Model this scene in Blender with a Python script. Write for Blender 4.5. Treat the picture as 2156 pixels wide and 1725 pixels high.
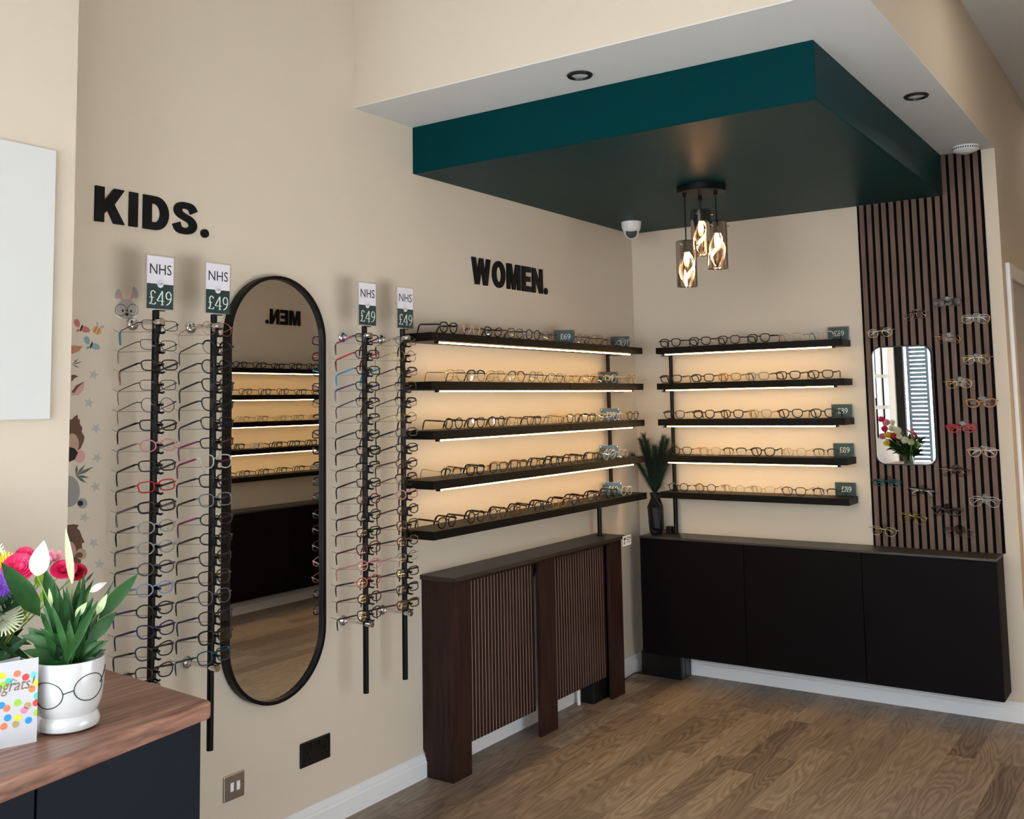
import bpy, math, random
from mathutils import Vector, Matrix
random.seed(7)
for o in list(bpy.data.objects): bpy.data.objects.remove(o)
sc = bpy.context.scene
COL = sc.collection
PI = math.pi
# ------------------------------------------------------------------ camera
cd = bpy.data.cameras.new('camera'); cam = bpy.data.objects.new('camera', cd); COL.objects.link(cam)
CO = Vector((2.7092, -5.2348, 1.5081)); YAW, PITCH, ROLL, FPX, PPX, PPY = .5990, .0918, -.0182, 2106.76, 1078., 653.87
F = Vector((-math.sin(YAW)*math.cos(PITCH), math.cos(YAW)*math.cos(PITCH), math.sin(PITCH)))
R0 = Vector((math.cos(YAW), math.sin(YAW), 0)); U0 = R0.cross(F)
R = R0*math.cos(ROLL)+U0*math.sin(ROLL); U = -R0*math.sin(ROLL)+U0*math.cos(ROLL)
cam.matrix_world = Matrix(((R.x, U.x, -F.x, CO.x), (R.y, U.y, -F.y, CO.y), (R.z, U.z, -F.z, CO.z), (0, 0, 0, 1)))
cd.sensor_fit = 'HORIZONTAL'; cd.sensor_width = 36; cd.lens = FPX*36/2156; cd.shift_y = (PPY-862.5)/2156
cd.clip_start = .05; cd.clip_end = 200
sc.camera = cam
def ray(u, v): return F+R*((u-PPX)/FPX)-U*((v-PPY)/FPX)
def on(u, v, p, n):                       # where the sight line through a picture point meets a real plane
    d = ray(u, v); n = Vector(n); t = (Vector(p)-CO).dot(n)/d.dot(n); return CO+d*t
def onx(u, v, x=0): return on(u, v, (x, 0, 0), (1, 0, 0))
# ------------------------------------------------------------------ world, exposure
w = bpy.data.worlds.new('sky'); sc.world = w; w.use_nodes = True
nt = w.node_tree; nt.nodes.clear()
wo = nt.nodes.new('ShaderNodeOutputWorld'); bg = nt.nodes.new('ShaderNodeBackground')
bg.inputs[0].default_value = (.88, .94, 1.0, 1); bg.inputs[1].default_value = 4.1
sl = bpy.data.lights.new('sun', 'SUN'); sun = bpy.data.objects.new('sun', sl); COL.objects.link(sun); sl.energy = 24; sl.angle = .02; sl.color = (1, .98, .95)
sun.rotation_euler = (math.radians(-32), math.radians(12), 0)    # high, from behind the shop: lights the pavement, never the room
nt.links.new(bg.outputs[0], wo.inputs[0])
vs = sc.view_settings; vs.view_transform = 'Standard'; vs.look = 'None'; vs.gamma = 1; vs.use_curve_mapping = False
vs.exposure = .93
sc.cycles.max_bounces = 10; sc.cycles.transparent_max_bounces = 24; sc.cycles.glossy_bounces = 5
LED = 22.0
# ceiling fill lights, added out of view, are built further down as round diffusers
# ------------------------------------------------------------------ materials
MAT = {}
def mat(name, col, rough=.6, metal=0, spec=.5, emit=None, es=0, coat=0):
    if name in MAT: return MAT[name]
    m = bpy.data.materials.new(name); m.use_nodes = True
    b = m.node_tree.nodes['Principled BSDF']
    b.inputs['Base Color'].default_value = (*col, 1); b.inputs['Roughness'].default_value = rough
    b.inputs['Metallic'].default_value = metal; b.inputs['Specular IOR Level'].default_value = spec
    b.inputs['Coat Weight'].default_value = coat
    if emit: b.inputs['Emission Color'].default_value = (*emit, 1); b.inputs['Emission Strength'].default_value = es
    MAT[name] = m; return m
def N(m, t, **kw):
    n = m.node_tree.nodes.new(t)
    for k, v in kw.items(): setattr(n, k, v)
    return n
def L(m, a, b): m.node_tree.links.new(a, b)
def bump(m, scale, strength, detail=3, dist=.002, stretch=None):
    tc = N(m, 'ShaderNodeTexCoord'); mp = N(m, 'ShaderNodeMapping'); no = N(m, 'ShaderNodeTexNoise'); bu = N(m, 'ShaderNodeBump')
    if stretch: mp.inputs['Scale'].default_value = stretch
    no.inputs['Scale'].default_value = scale; no.inputs['Detail'].default_value = detail
    bu.inputs['Strength'].default_value = strength; bu.inputs['Distance'].default_value = dist
    L(m, tc.outputs['Object'], mp.inputs[0]); L(m, mp.outputs[0], no.inputs['Vector']); L(m, no.outputs['Fac'], bu.inputs['Height'])
    L(m, bu.outputs[0], m.node_tree.nodes['Principled BSDF'].inputs['Normal'])
def grain(m, c1, c2, stretch, scale=6, detail=8, rough=None, lo=.3, hi=.7, bumpy=.1):
    b = m.node_tree.nodes['Principled BSDF']
    tc = N(m, 'ShaderNodeTexCoord'); mp = N(m, 'ShaderNodeMapping'); no = N(m, 'ShaderNodeTexNoise'); cr = N(m, 'ShaderNodeValToRGB')
    mp.inputs['Scale'].default_value = stretch; no.inputs['Scale'].default_value = scale; no.inputs['Detail'].default_value = detail
    no.inputs['Distortion'].default_value = .4
    cr.color_ramp.elements[0].position = lo; cr.color_ramp.elements[0].color = (*c1, 1)
    cr.color_ramp.elements[1].position = hi; cr.color_ramp.elements[1].color = (*c2, 1)
    L(m, tc.outputs['Object'], mp.inputs[0]); L(m, mp.outputs[0], no.inputs['Vector']); L(m, no.outputs['Fac'], cr.inputs[0])
    L(m, cr.outputs[0], b.inputs['Base Color'])
    if bumpy:
        bu = N(m, 'ShaderNodeBump'); bu.inputs['Strength'].default_value = bumpy; bu.inputs['Distance'].default_value = .002
        L(m, no.outputs['Fac'], bu.inputs['Height']); L(m, bu.outputs[0], b.inputs['Normal'])
WALL = mat('beige_emulsion', (.64, .555, .455), .85, spec=.25); bump(WALL, 14, .12, 6)
WHITE_CEIL = mat('white_ceiling_paint', (.66, .66, .655), .85, spec=.2); bump(WHITE_CEIL, 18, .1)
TEAL = mat('teal_satin_paint', (.0007, .033, .039), .36, spec=.15); TEAL.node_tree.nodes['Principled BSDF'].inputs['IOR'].default_value = 1.22; bump(TEAL, 22, .12, 5)
GLOSSW = mat('white_gloss_paint', (.78, .78, .80), .3)
BLACKM = mat('black_powder_coat', (.004, .004, .005), .42, spec=.16)
BLACKSH = mat('black_shelf_board', (.0045, .0038, .0034), .45, spec=.12); bump(BLACKSH, 40, .08, 3, stretch=(1, 1, 6))
BLACKLET = mat('black_acrylic', (.0015, .003, .005), .45, spec=.2)
CABB = mat('black_brown_laminate', (.0035, .0025, .0035), .55, spec=.08); bump(CABB, 60, .05, 3, stretch=(4, 4, .4))
NAVY = mat('midnight_laminate', (.0045, .0085, .0155), .55, spec=.16)
WENGE = mat('dark_wenge', (.03, .013, .01), .5, spec=.25); grain(WENGE, (.014, .0055, .0045), (.040, .0165, .0125), (14, 14, .8), 5, 8, lo=.35, hi=.7)
WENGET = mat('dark_wenge_top', (.03, .02, .017), .42, spec=.35); grain(WENGET, (.022, .015, .012), (.05, .036, .028), (14, .8, 14), 5, 8, lo=.35, hi=.7)
SLAT = mat('walnut_slat', (.09, .05, .035), .6); grain(SLAT, (.085, .049, .033), (.150, .088, .062), (12, 12, .7), 5, 8, lo=.3, hi=.75)
FELT = mat('black_felt', (.004, .004, .005), .95, spec=.1)
CHROME = mat('chrome', (.75, .75, .76), .12, 1)
BRUSH = mat('brushed_steel', (.48, .46, .44), .3, 1)
WPLA = mat('white_plastic', (.8, .8, .82), .35)
BPLA = mat('black_plastic', (.006, .006, .007), .35, spec=.3)
CERAM = mat('white_ceramic', (.58, .58, .59), .2, coat=.3)
PAPER = mat('white_card', (.56, .56, .60), .5)
def glassy(name, tint, refl=.08, rough=.0, fr=.35):
    m = bpy.data.materials.new(name); m.use_nodes = True; n = m.node_tree; n.nodes.clear()
    o = N(m, 'ShaderNodeOutputMaterial'); t = N(m, 'ShaderNodeBsdfTransparent'); g = N(m, 'ShaderNodeBsdfGlossy'); mx = N(m, 'ShaderNodeMixShader'); lw = N(m, 'ShaderNodeLayerWeight'); ma = N(m, 'ShaderNodeMath', operation='MULTIPLY_ADD')
    t.inputs[0].default_value = (*tint, 1); g.inputs['Roughness'].default_value = rough; g.inputs[0].default_value = (.95, .95, .95, 1)
    lw.inputs[0].default_value = .35
    ma.inputs[1].default_value = fr; ma.inputs[2].default_value = refl
    L(m, lw.outputs['Fresnel'], ma.inputs[0]); L(m, ma.outputs[0], mx.inputs[0]); L(m, t.outputs[0], mx.inputs[1]); L(m, g.outputs[0], mx.inputs[2]); L(m, mx.outputs[0], o.inputs[0])
    MAT[name] = m; return m
LENS = glassy('demo_lens', (.95, .955, .95), .001, fr=.12)
LENSD = glassy('smoky_lens', (.55, .52, .48), .1)
SMOKE = glassy('smoked_glass', (.50, .43, .38), .16)
CLEAR = glassy('clear_acrylic', (.84, .83, .80), .01, fr=.12)
CLEARP = glassy('clear_sheet', (.95, .95, .95), .01, fr=.1)
PANE = glassy('window_glass', (.95, .97, .97), .03)
def mirror():
    m = mat('mirror_silver', (.80, .80, .79), .0, 1); return m
MIRROR = mirror()
LEDM = mat('led_diffuser', (.9, .85, .75), .4, emit=(1.0, .64, .27), es=LED)
BULB = mat('warm_bulb', (1, .9, .7), .4, emit=(1.0, .62, .28), es=110)
# ------------------------------------------------------------------ mesh builder
class MB:
    def __init__(s): s.v = []; s.f = []; s.sm = []
    def add(s, vs_, fs, smooth=False):
        b = len(s.v); s.v += [tuple(p) for p in vs_]; s.f += [tuple(i+b for i in f) for f in fs]; s.sm += [smooth]*len(fs); return s
    def box(s, x0, x1, y0, y1, z0, z1):
        return s.add([(x0, y0, z0), (x1, y0, z0), (x1, y1, z0), (x0, y1, z0), (x0, y0, z1), (x1, y0, z1), (x1, y1, z1), (x0, y1, z1)],
                     [(3, 2, 1, 0), (4, 5, 6, 7), (0, 1, 5, 4), (1, 2, 6, 5), (2, 3, 7, 6), (3, 0, 4, 7)])
    def prism(s, pts, axis, a, b):        # extrude a polygon; pts in the two other axes
        n = len(pts)
        def P(p, t): q = list(p); q.insert(axis, t); return q
        vv = [P(p, a) for p in pts]+[P(p, b) for p in pts]
        ff = [tuple(range(n))[::-1], tuple(range(n, 2*n))]+[(i, (i+1) % n, n+(i+1) % n, n+i) for i in range(n)]
        return s.add(vv, ff)
    def tube(s, path, r, n=8, closed=False, flat=1.0, up=None):
        P = [Vector(p) for p in path]; m = len(P)
        rr = r if isinstance(r, (list, tuple)) else [r]*m
        vv = []; prev = None
        for i, p in enumerate(P):
            if closed: d = P[(i+1) % m]-P[i-1]
            else: d = P[min(i+1, m-1)]-P[max(i-1, 0)]
            d.normalize()
            if up is not None: a = Vector(up)-d*d.dot(Vector(up)); a.normalize()
            else:
                if prev is None: h = Vector((0, 0, 1)) if abs(d.z) < .9 else Vector((1, 0, 0)); a = h-d*d.dot(h)
                else: a = prev-d*d.dot(prev)
                a.normalize()
            prev = a; b = d.cross(a)
            for k in range(n):
                t = 2*PI*k/n; vv.append(p+a*math.cos(t)*rr[i]+b*math.sin(t)*rr[i]*flat)
        ff = []
        for i in range(m if closed else m-1):
            j = (i+1) % m
            for k in range(n): ff.append((i*n+k, i*n+(k+1) % n, j*n+(k+1) % n, j*n+k))
        if not closed: ff += [tuple(range(n))[::-1], tuple(range((m-1)*n, m*n))]
        return s.add(vv, ff, True)
    def cyl(s, a, b, r, n=20, r2=None): return s.tube([a, b], [r, r if r2 is None else r2], n)
    def lathe(s, prof, c=(0, 0, 0), n=32, axis='z'):
        vv = []; ff = []
        for (r, z) in prof:
            for k in range(n):
                t = 2*PI*k/n; q = (r*math.cos(t), r*math.sin(t), z)
                if axis == 'x': q = (q[2], q[0], q[1])
                if axis == 'y': q = (q[0], q[2], q[1])
                vv.append((c[0]+q[0], c[1]+q[1], c[2]+q[2]))
        for i in range(len(prof)-1):
            for k in range(n): ff.append((i*n+k, i*n+(k+1) % n, (i+1)*n+(k+1) % n, (i+1)*n+k))
        return s.add(vv, ff, True)
    def disc(s, c, r, axis=2, n=24, rz=None):
        vv = []
        for k in range(n):
            t = 2*PI*k/n; a, b = r*math.cos(t), (rz or r)*math.sin(t)
            q = [a, b]; q.insert(axis, 0); vv.append((c[0]+q[0], c[1]+q[1], c[2]+q[2]))
        return s.add(vv, [tuple(range(n))])
    def build(s, name, m, parent=None, bevel=0, seg=2, loc=None):
        me = bpy.data.meshes.new(name); me.from_pydata(s.v, [], s.f); me.polygons.foreach_set('use_smooth', s.sm)
        me.update()
        if any(s.sm): me.set_sharp_from_angle(angle=math.radians(40))
        if m: me.materials.append(m)
        o = bpy.data.objects.new(name, me); COL.objects.link(o)
        if parent: o.parent = parent
        if bevel:
            b = o.modifiers.new('bevel', 'BEVEL'); b.width = bevel; b.segments = seg; b.limit_method = 'ANGLE'
        if loc: o.location = loc
        return o
def tag(o, label, cat, group=None, kind=None):
    o['label'] = label
    if cat: o['category'] = cat
    if group: o['group'] = group
    if kind: o['kind'] = kind
    return o
def struct(o, label=None):
    o['kind'] = 'structure'
    if label: o['label'] = label
    return o
def thing(name, label, cat, loc=(0, 0, 0), rz=0, group=None):
    o = bpy.data.objects.new(name, None); o.empty_display_size = .05; COL.objects.link(o)
    o.location = loc; o.rotation_euler = (0, 0, rz); tag(o, label, cat, group); return o
def recentre(o):                            # put a lone mesh's origin at its own base
    vs_ = [v.co for v in o.data.vertices]
    c = Vector(((min(v.x for v in vs_)+max(v.x for v in vs_))/2, (min(v.y for v in vs_)+max(v.y for v in vs_))/2, min(v.z for v in vs_)))
    for v in o.data.vertices: v.co -= c
    o.location = c; return o
# text from the built-in font, turned into a mesh
def text(s, size, name, m, parent, loc, rot, ext=.0004, sx=1, align='CENTER', offset=0, shear=0, space=1):
    cu = bpy.data.curves.new(name, 'FONT'); cu.body = s; cu.size = size; cu.extrude = ext; cu.align_x = align; cu.align_y = 'CENTER'
    cu.offset = offset; cu.shear = shear; cu.space_character = space; cu.resolution_u = 3
    t = bpy.data.objects.new(name, cu); COL.objects.link(t)
    dg = bpy.context.evaluated_depsgraph_get(); me = bpy.data.meshes.new_from_object(t.evaluated_get(dg))
    bpy.data.objects.remove(t); me.materials.clear(); me.materials.append(m)
    o = bpy.data.objects.new(name, me); COL.objects.link(o); o.parent = parent; o.location = loc; o.rotation_euler = rot; o.scale = (sx, 1, 1)
    return o
RX = (PI/2, 0, PI/2)      # text on a wall whose face looks to +x
RY = (PI/2, 0, 0)         # ... to -y
RM = (PI/2, 0, -PI/2)     # ... to -x
# serif figures drawn as strokes, heavy on the uprights
G = {'£': (.62, [[(.56, .80), (.50, .93), (.38, .98), (.26, .90), (.22, .76), (.25, .60), (.30, .42), (.29, .26), (.22, .12), (.10, .04)], [(.08, .09), (.18, .05), (.32, .06), (.44, .03), (.54, .05), (.62, .16)], [(.10, .50), (.46, .50)]]),
     '4': (.62, [[(.46, .02), (.46, .98)], [(.46, .98), (.04, .30)], [(.04, .28), (.62, .28)], [(.34, .02), (.58, .02)]]),
     '9': (.58, [[(.50, .66), (.44, .48), (.28, .40), (.12, .50), (.07, .68), (.14, .88), (.29, .97), (.44, .88), (.51, .66), (.48, .40), (.36, .16), (.12, .02)]]),
     '6': (.58, [[(.47, .98), (.24, .84), (.11, .60), (.08, .34), (.14, .12), (.29, .03), (.44, .12), (.51, .31), (.45, .50), (.30, .59), (.15, .50), (.09, .36)]]),
     '8': (.56, [[(.28, .54), (.12, .66), (.10, .82), (.18, .95), (.28, .98), (.38, .95), (.46, .82), (.44, .66), (.28, .54), (.10, .40), (.05, .22), (.13, .07), (.28, .02), (.43, .07), (.51, .22), (.46, .40), (.28, .54)]]),
     '5': (.56, [[(.46, .96), (.14, .96)], [(.14, .96), (.11, .56)], [(.11, .54), (.24, .60), (.38, .57), (.49, .44), (.50, .26), (.42, .10), (.27, .02), (.10, .06), (.06, .16)]]),
     '3': (.54, [[(.09, .84), (.18, .96), (.30, .98), (.42, .90), (.44, .74), (.36, .60), (.22, .54)], [(.22, .54), (.40, .50), (.49, .34), (.47, .16), (.36, .04), (.20, .02), (.07, .10)]])}
def smooth(p, it=2):
    for _ in range(it):
        if len(p) < 3: return p
        q = [p[0]]
        for a, b in zip(p[:-1], p[1:]): q += [(a[0]*.75+b[0]*.25, a[1]*.75+b[1]*.25), (a[0]*.25+b[0]*.75, a[1]*.25+b[1]*.75)]
        q.append(p[-1]); p = q
    return p
def strip2(p, wf):
    vv = []
    for i in range(len(p)):
        a = p[max(i-1, 0)]; b = p[min(i+1, len(p)-1)]; dx, dy = b[0]-a[0], b[1]-a[1]; l = math.hypot(dx, dy) or 1; dx /= l; dy /= l
        h = wf(dx, dy)/2; vv += [(p[i][0]-dy*h, p[i][1]+dx*h), (p[i][0]+dy*h, p[i][1]-dx*h)]
    return vv, [(2*i, 2*i+1, 2*i+3, 2*i+2) for i in range(len(p)-1)]
def figures(s, h, name, m, parent, place, heavy=1.0):
    """place(a,b) -> 3D point for a across, b up, centred"""
    mb = MB(); W_ = sum(G[c][0]+.06 for c in s)-.06; x = -W_/2
    for c in s:
        for st in G[c][1]:
            p = smooth(st); vv, ff = strip2(p, lambda dx, dy: (.045+.055*abs(dy))*heavy)
            mb.add([place((x+a)*h, (b-.5)*h) for a, b in vv], ff)
        x += G[c][0]+.06
    return mb.build(name, m, parent)
# heavy grotesque capitals as outlines (outer ring, holes)
def arc(cx, cy, rx, ry, a0, a1, n=14): return [(cx+rx*math.cos(math.radians(a0+(a1-a0)*i/n)), cy+ry*math.sin(math.radians(a0+(a1-a0)*i/n))) for i in range(n+1)]
CAP = {}
CAP['K'] = (.84, [[(0, 0), (.26, 0), (.26, .24), (.37, .36), (.56, 0), (.88, 0), (.56, .54), (.86, 1), (.55, 1), (.26, .60), (.26, 1), (0, 1)]])
CAP['I'] = (.26, [[(0, 0), (.26, 0), (.26, 1), (0, 1)]])
CAP['E'] = (.66, [[(0, 0), (.68, 0), (.68, .22), (.26, .22), (.26, .40), (.63, .40), (.63, .61), (.26, .61), (.26, .78), (.67, .78), (.67, 1), (0, 1)]])
CAP['M'] = (1.0, [[(0, 0), (.23, 0), (.23, .70), (.40, 0), (.60, 0), (.77, .70), (.77, 0), (1, 0), (1, 1), (.66, 1), (.50, .38), (.34, 1), (0, 1)]])
CAP['N'] = (.82, [[(0, 0), (.24, 0), (.24, .60), (.57, 0), (.82, 0), (.82, 1), (.58, 1), (.58, .40), (.25, 1), (0, 1)]])
CAP['W'] = (1.26, [[(.22, 0), (.48, 0), (.63, .60), (.78, 0), (1.04, 0), (1.26, 1), (1.00, 1), (.89, .42), (.75, 1), (.51, 1), (.37, .42), (.26, 1), (0, 1)]])
CAP['.'] = (.24, [arc(.13, .13, .135, .135, 0, 345, 23)])
CAP['D'] = (.80, [[(0, 0), (.40, 0)]+arc(.40, .5, .42, .5, -90, 90)+[(0, 1)], [(.26, .22), (.36, .22)]+arc(.36, .5, .19, .28, -90, 90)+[(.26, .78)]])
CAP['O'] = (.92, [arc(.46, .5, .46, .52, 0, 352, 45), arc(.46, .5, .19, .30, 0, 352, 45)])
def letter_mesh(c, h, depth, place, nrm):
    """outline letters via a filled curve; place maps local (a,b)"""
    cu = bpy.data.curves.new('g', 'CURVE'); cu.dimensions = '2D'; cu.fill_mode = 'BOTH'; cu.extrude = depth/2
    if c == 'S':
        pts = smooth([(.70, .70), (.62, .86), (.40, .90), (.20, .86), (.135, .72), (.22, .60), (.40, .53), (.60, .45), (.70, .30), (.60, .15), (.40, .095), (.18, .13), (.10, .32)], 3)
        vv, _ = strip2(pts, lambda dx, dy: .185+.075*abs(dy)); ring = vv[0::2]+vv[1::2][::-1]; rings = [ring]
    else: rings = CAP[c][1]
    for rg in rings:
        sp = cu.splines.new('POLY'); sp.points.add(len(rg)-1); sp.use_cyclic_u = True
        for i, (a, b) in enumerate(rg): sp.points[i].co = (a*h, b*h, 0, 1)
    t = bpy.data.objects.new('g', cu); COL.objects.link(t)
    me = bpy.data.meshes.new_from_object(t.evaluated_get(bpy.context.evaluated_depsgraph_get())); bpy.data.objects.remove(t)
    for v in me.vertices: v.co = place(v.co.x, v.co.y, v.co.z+depth/2)
    return me
def wordsign(s, h, label, origin, place_dir, widthscale, depth=.008, gap=.10):
    rt = thing('wall_lettering', label, 'sign', origin)
    x = 0
    for c in s:
        me = letter_mesh(c, h, depth, lambda a, b, d, x=x: Vector(place_dir((a+x)*widthscale, b, d)), None)
        me.materials.clear(); me.materials.append(BLACKLET)
        o = bpy.data.objects.new('full_stop' if c == '.' else 'letter', me); COL.objects.link(o); o.parent = rt
        x += ((.78 if c == 'S' else CAP[c][0])+gap)*h
    return rt
# ================================================================== SETTING
XR, ZB, ZT, ZC, YB, XB = 3.25, 2.69, 2.487, 3.2, -2.36, 1.971
YF = -5.60
fm = mat('oak_vinyl_planks', (.3, .2, .13), .42)
def floor_mat(m):
    b = m.node_tree.nodes['Principled BSDF']
    tc = N(m, 'ShaderNodeTexCoord'); sx = N(m, 'ShaderNodeSeparateXYZ'); L(m, tc.outputs['Object'], sx.inputs[0])
    def M(op, a, c=None, d=None):
        n = N(m, 'ShaderNodeMath', operation=op)
        for i, q in enumerate((a, c, d)):
            if q is None: continue
            if isinstance(q, (int, float)): n.inputs[i].default_value = q
            else: L(m, q, n.inputs[i])
        return n.outputs[0]
    PW, PL = .102, .74
    xi = M('DIVIDE', sx.outputs[0], PW); row = M('FLOOR', xi); fx = M('FRACT', xi)
    wn = N(m, 'ShaderNodeTexWhiteNoise', noise_dimensions='1D'); L(m, row, wn.inputs['W'])
    yy = M('ADD', M('DIVIDE', sx.outputs[1], PL), M('MULTIPLY', wn.outputs['Value'], 1.0)); pi_ = M('FLOOR', yy); fy = M('FRACT', yy)
    cb = N(m, 'ShaderNodeCombineXYZ'); L(m, row, cb.inputs[0]); L(m, pi_, cb.inputs[1])
    w2 = N(m, 'ShaderNodeTexWhiteNoise', noise_dimensions='2D'); L(m, cb.outputs[0], w2.inputs['Vector'])
    # grain, shifted per plank
    va = N(m, 'ShaderNodeVectorMath', operation='SCALE'); L(m, w2.outputs['Color'], va.inputs[0]); va.inputs['Scale'].default_value = 30
    vb = N(m, 'ShaderNodeVectorMath', operation='ADD'); L(m, tc.outputs['Object'], vb.inputs[0]); L(m, va.outputs[0], vb.inputs[1])
    mp = N(m, 'ShaderNodeMapping'); mp.inputs['Scale'].default_value = (7.5, 1.0, 1); L(m, vb.outputs[0], mp.inputs[0])
    n1 = N(m, 'ShaderNodeTexNoise'); n1.inputs['Scale'].default_value = 1.3; n1.inputs['Detail'].default_value = 1.5; L(m, mp.outputs[0], n1.inputs['Vector'])
    rings = M('FRACT', M('MULTIPLY', n1.outputs['Fac'], 17))
    rings = M('ABSOLUTE', M('SUBTRACT', rings, .5))
    mp2 = N(m, 'ShaderNodeMapping'); mp2.inputs['Scale'].default_value = (70, 3, 1); L(m, vb.outputs[0], mp2.inputs[0])
    n2 = N(m, 'ShaderNodeTexNoise'); n2.inputs['Scale'].default_value = 2; n2.inputs['Detail'].default_value = 5; L(m, mp2.outputs[0], n2.inputs['Vector'])
    g = M('ADD', M('MULTIPLY', rings, .55), M('MULTIPLY', n2.outputs['Fac'], .58))
    g = M('ADD', g, M('MULTIPLY', M('SUBTRACT', w2.outputs['Value'], .5), .34))
    cr = N(m, 'ShaderNodeValToRGB'); e = cr.color_ramp.elements
    e[0].position = .14; e[0].color = (.098, .070, .053, 1); e[1].position = .86; e[1].color = (.375, .295, .228, 1)
    q = e.new(.45); q.color = (.212, .158, .120, 1)
    L(m, g, cr.inputs[0])
    seam = M('MINIMUM', M('MINIMUM', fx, M('SUBTRACT', 1, fx)), M('MULTIPLY', M('MINIMUM', fy, M('SUBTRACT', 1, fy)), PL/PW))
    sm = N(m, 'ShaderNodeMapRange'); L(m, seam, sm.inputs[0]); sm.inputs[2].default_value = .010; sm.inputs[3].default_value = .62; sm.inputs[4].default_value = 1
    mx = N(m, 'ShaderNodeMix', data_type='RGBA', blend_type='MULTIPLY'); mx.inputs[0].default_value = 1
    cc = N(m, 'ShaderNodeCombineColor');
    for i in range(3): L(m, sm.outputs[0], cc.inputs[i])
    L(m, cr.outputs[0], mx.inputs[6]); L(m, cc.outputs[0], mx.inputs[7]); L(m, mx.outputs[2], b.inputs['Base Color'])
    bu = N(m, 'ShaderNodeBump'); bu.inputs['Strength'].default_value = .25; bu.inputs['Distance'].default_value = .001; L(m, g, bu.inputs['Height']); L(m, bu.outputs[0], b.inputs['Normal'])
    ro = N(m, 'ShaderNodeMapRange'); L(m, n2.outputs['Fac'], ro.inputs[0]); ro.inputs[3].default_value = .36; ro.inputs[4].default_value = .5; L(m, ro.outputs[0], b.inputs['Roughness'])
floor_mat(fm)
struct(MB().box(-.1, XR+.1, YF-.15, 3.6, -.1, 0).build('floor', fm))
struct(MB().box(-.12, 0, YF, .12, 0, ZC).build('wall_left', WALL))
struct(MB().box(0, XB, 0, .12, 0, ZC).build('wall_back', WALL))
struct(MB().box(XB-.12, XB, .12, 3.5, 0, ZC).build('wall_passage', WALL))
struct(MB().box(XR, XR+.12, -1.9, 3.5, 0, ZC).box(XR, XR+.12, YF, -3.75, 0, ZC).box(XR, XR+.12, -3.75, -1.9, 0, .15).box(XR, XR+.12, -3.75, -1.9, 1.50, ZC).build('wall_right', WALL))
w2_ = MB().box(XR+.03, XR+.09, -3.75, -3.69, .15, 1.50).box(XR+.03, XR+.09, -1.96, -1.9, .15, 1.50).box(XR+.03, XR+.09, -2.85, -2.80, .15, 1.50).box(XR+.03, XR+.09, -3.69, -1.96, .15, .21).box(XR+.03, XR+.09, -3.69, -1.96, 1.44, 1.50)
w2o = struct(w2_.build('added_side_window', BPLA)); MB().box(XR+.055, XR+.06, -3.69, -1.96, .21, 1.44).build('pane', PANE, w2o)  # unseen side window, added so daylight reaches the left wall
struct(MB().box(XB-.12, XR+.12, 3.5, 3.62, 0, ZC).build('wall_rear', WALL))
struct(MB().box(-.12, XR+.12, YF-.15, 3.62, ZC, ZC+.1).build('ceiling', WHITE_CEIL))
# window bay front wall: big shop window and glazed door
fw = MB().box(-.12, .12, YF-.15, YF, 0, ZC).box(.12, 2.0, YF-.15, YF, 0, .18).box(.12, XR+.12, YF-.15, YF, 2.75, ZC).box(2.0, 2.1, YF-.15, YF, 0, 2.75).box(3.1, XR+.12, YF-.15, YF, 0, 2.75)
struct(fw.build('wall_front', WALL))
wf = MB()
for x0, x1 in ((.12, .2), (1.05, 1.10), (1.94, 2.0)): wf.box(x0, x1, YF-.1, YF-.04, .18, 2.75)
wf.box(.2, 1.94, YF-.1, YF-.04, .18, .24).box(.2, 1.94, YF-.1, YF-.04, 2.69, 2.75)
wfo = struct(wf.build('window_1', BPLA)); pn = MB().box(.2, 1.94, YF-.075, YF-.07, .24, 2.69).build('pane', PANE, wfo)
df = MB()
df.box(2.1, 2.17, YF-.1, YF-.04, 0, 2.75).box(3.03, 3.1, YF-.1, YF-.04, 0, 2.75).box(2.17, 3.03, YF-.1, YF-.04, 0, .2).box(2.17, 3.03, YF-.1, YF-.04, 2.1, 2.16).box(2.17, 3.03, YF-.1, YF-.04, 2.69, 2.75)
dfo = struct(df.build('door_1', BPLA)); MB().box(2.17, 3.03, YF-.075, YF-.07, .2, 2.69).build('pane', PANE, dfo)
MB().tube([(2.22, YF-.03, .95), (2.22, YF, .95), (2.22, YF, 1.25), (2.22, YF-.03, 1.25)], .01).build('door_handle', CHROME, dfo)
# pier between the window bay and the left wall
struct(MB().box(0, .33, -4.72, -3.757, 0, ZC).build('wall_pier', WALL))
# dropped bulkhead: plastered faces, white underside
bk = MB().box(0, XB, YB, 0, ZB+.004, ZC).build('ceiling_bulkhead', WALL); struct(bk)
bu_ = MB().box(.0, XB, YB, 0, ZB, ZB+.004).build('ceiling_soffit', WHITE_CEIL); struct(bu_)
teal = MB().box(0, 1.73, -2.0, 0, ZT, ZB).build('ceiling_canopy', TEAL, bevel=.004); struct(teal, 'teal painted box dropped below the white soffit in the corner')
# skirting boards
def skirt(name, pts, axis, a, b):
    return struct(MB().prism(pts, axis, a, b).build(name, GLOSSW))
pr = [(0, 0), (.020, 0), (.020, .060), (.016, .066), (.016, .074), (.006, .086), (0, .090)]
skirt('baseboard_left', [(x, z) for x, z in pr], 1, -3.757, -.0)
skirt('baseboard_back', [(-x, z) for x, z in pr], 0, .0, XB)
skirt('baseboard_right', [(XR-x, z) for x, z in pr], 1, YF, 3.5)
skirt('baseboard_passage', [(XB+x, z) for x, z in pr], 1, .0, .085)
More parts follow.
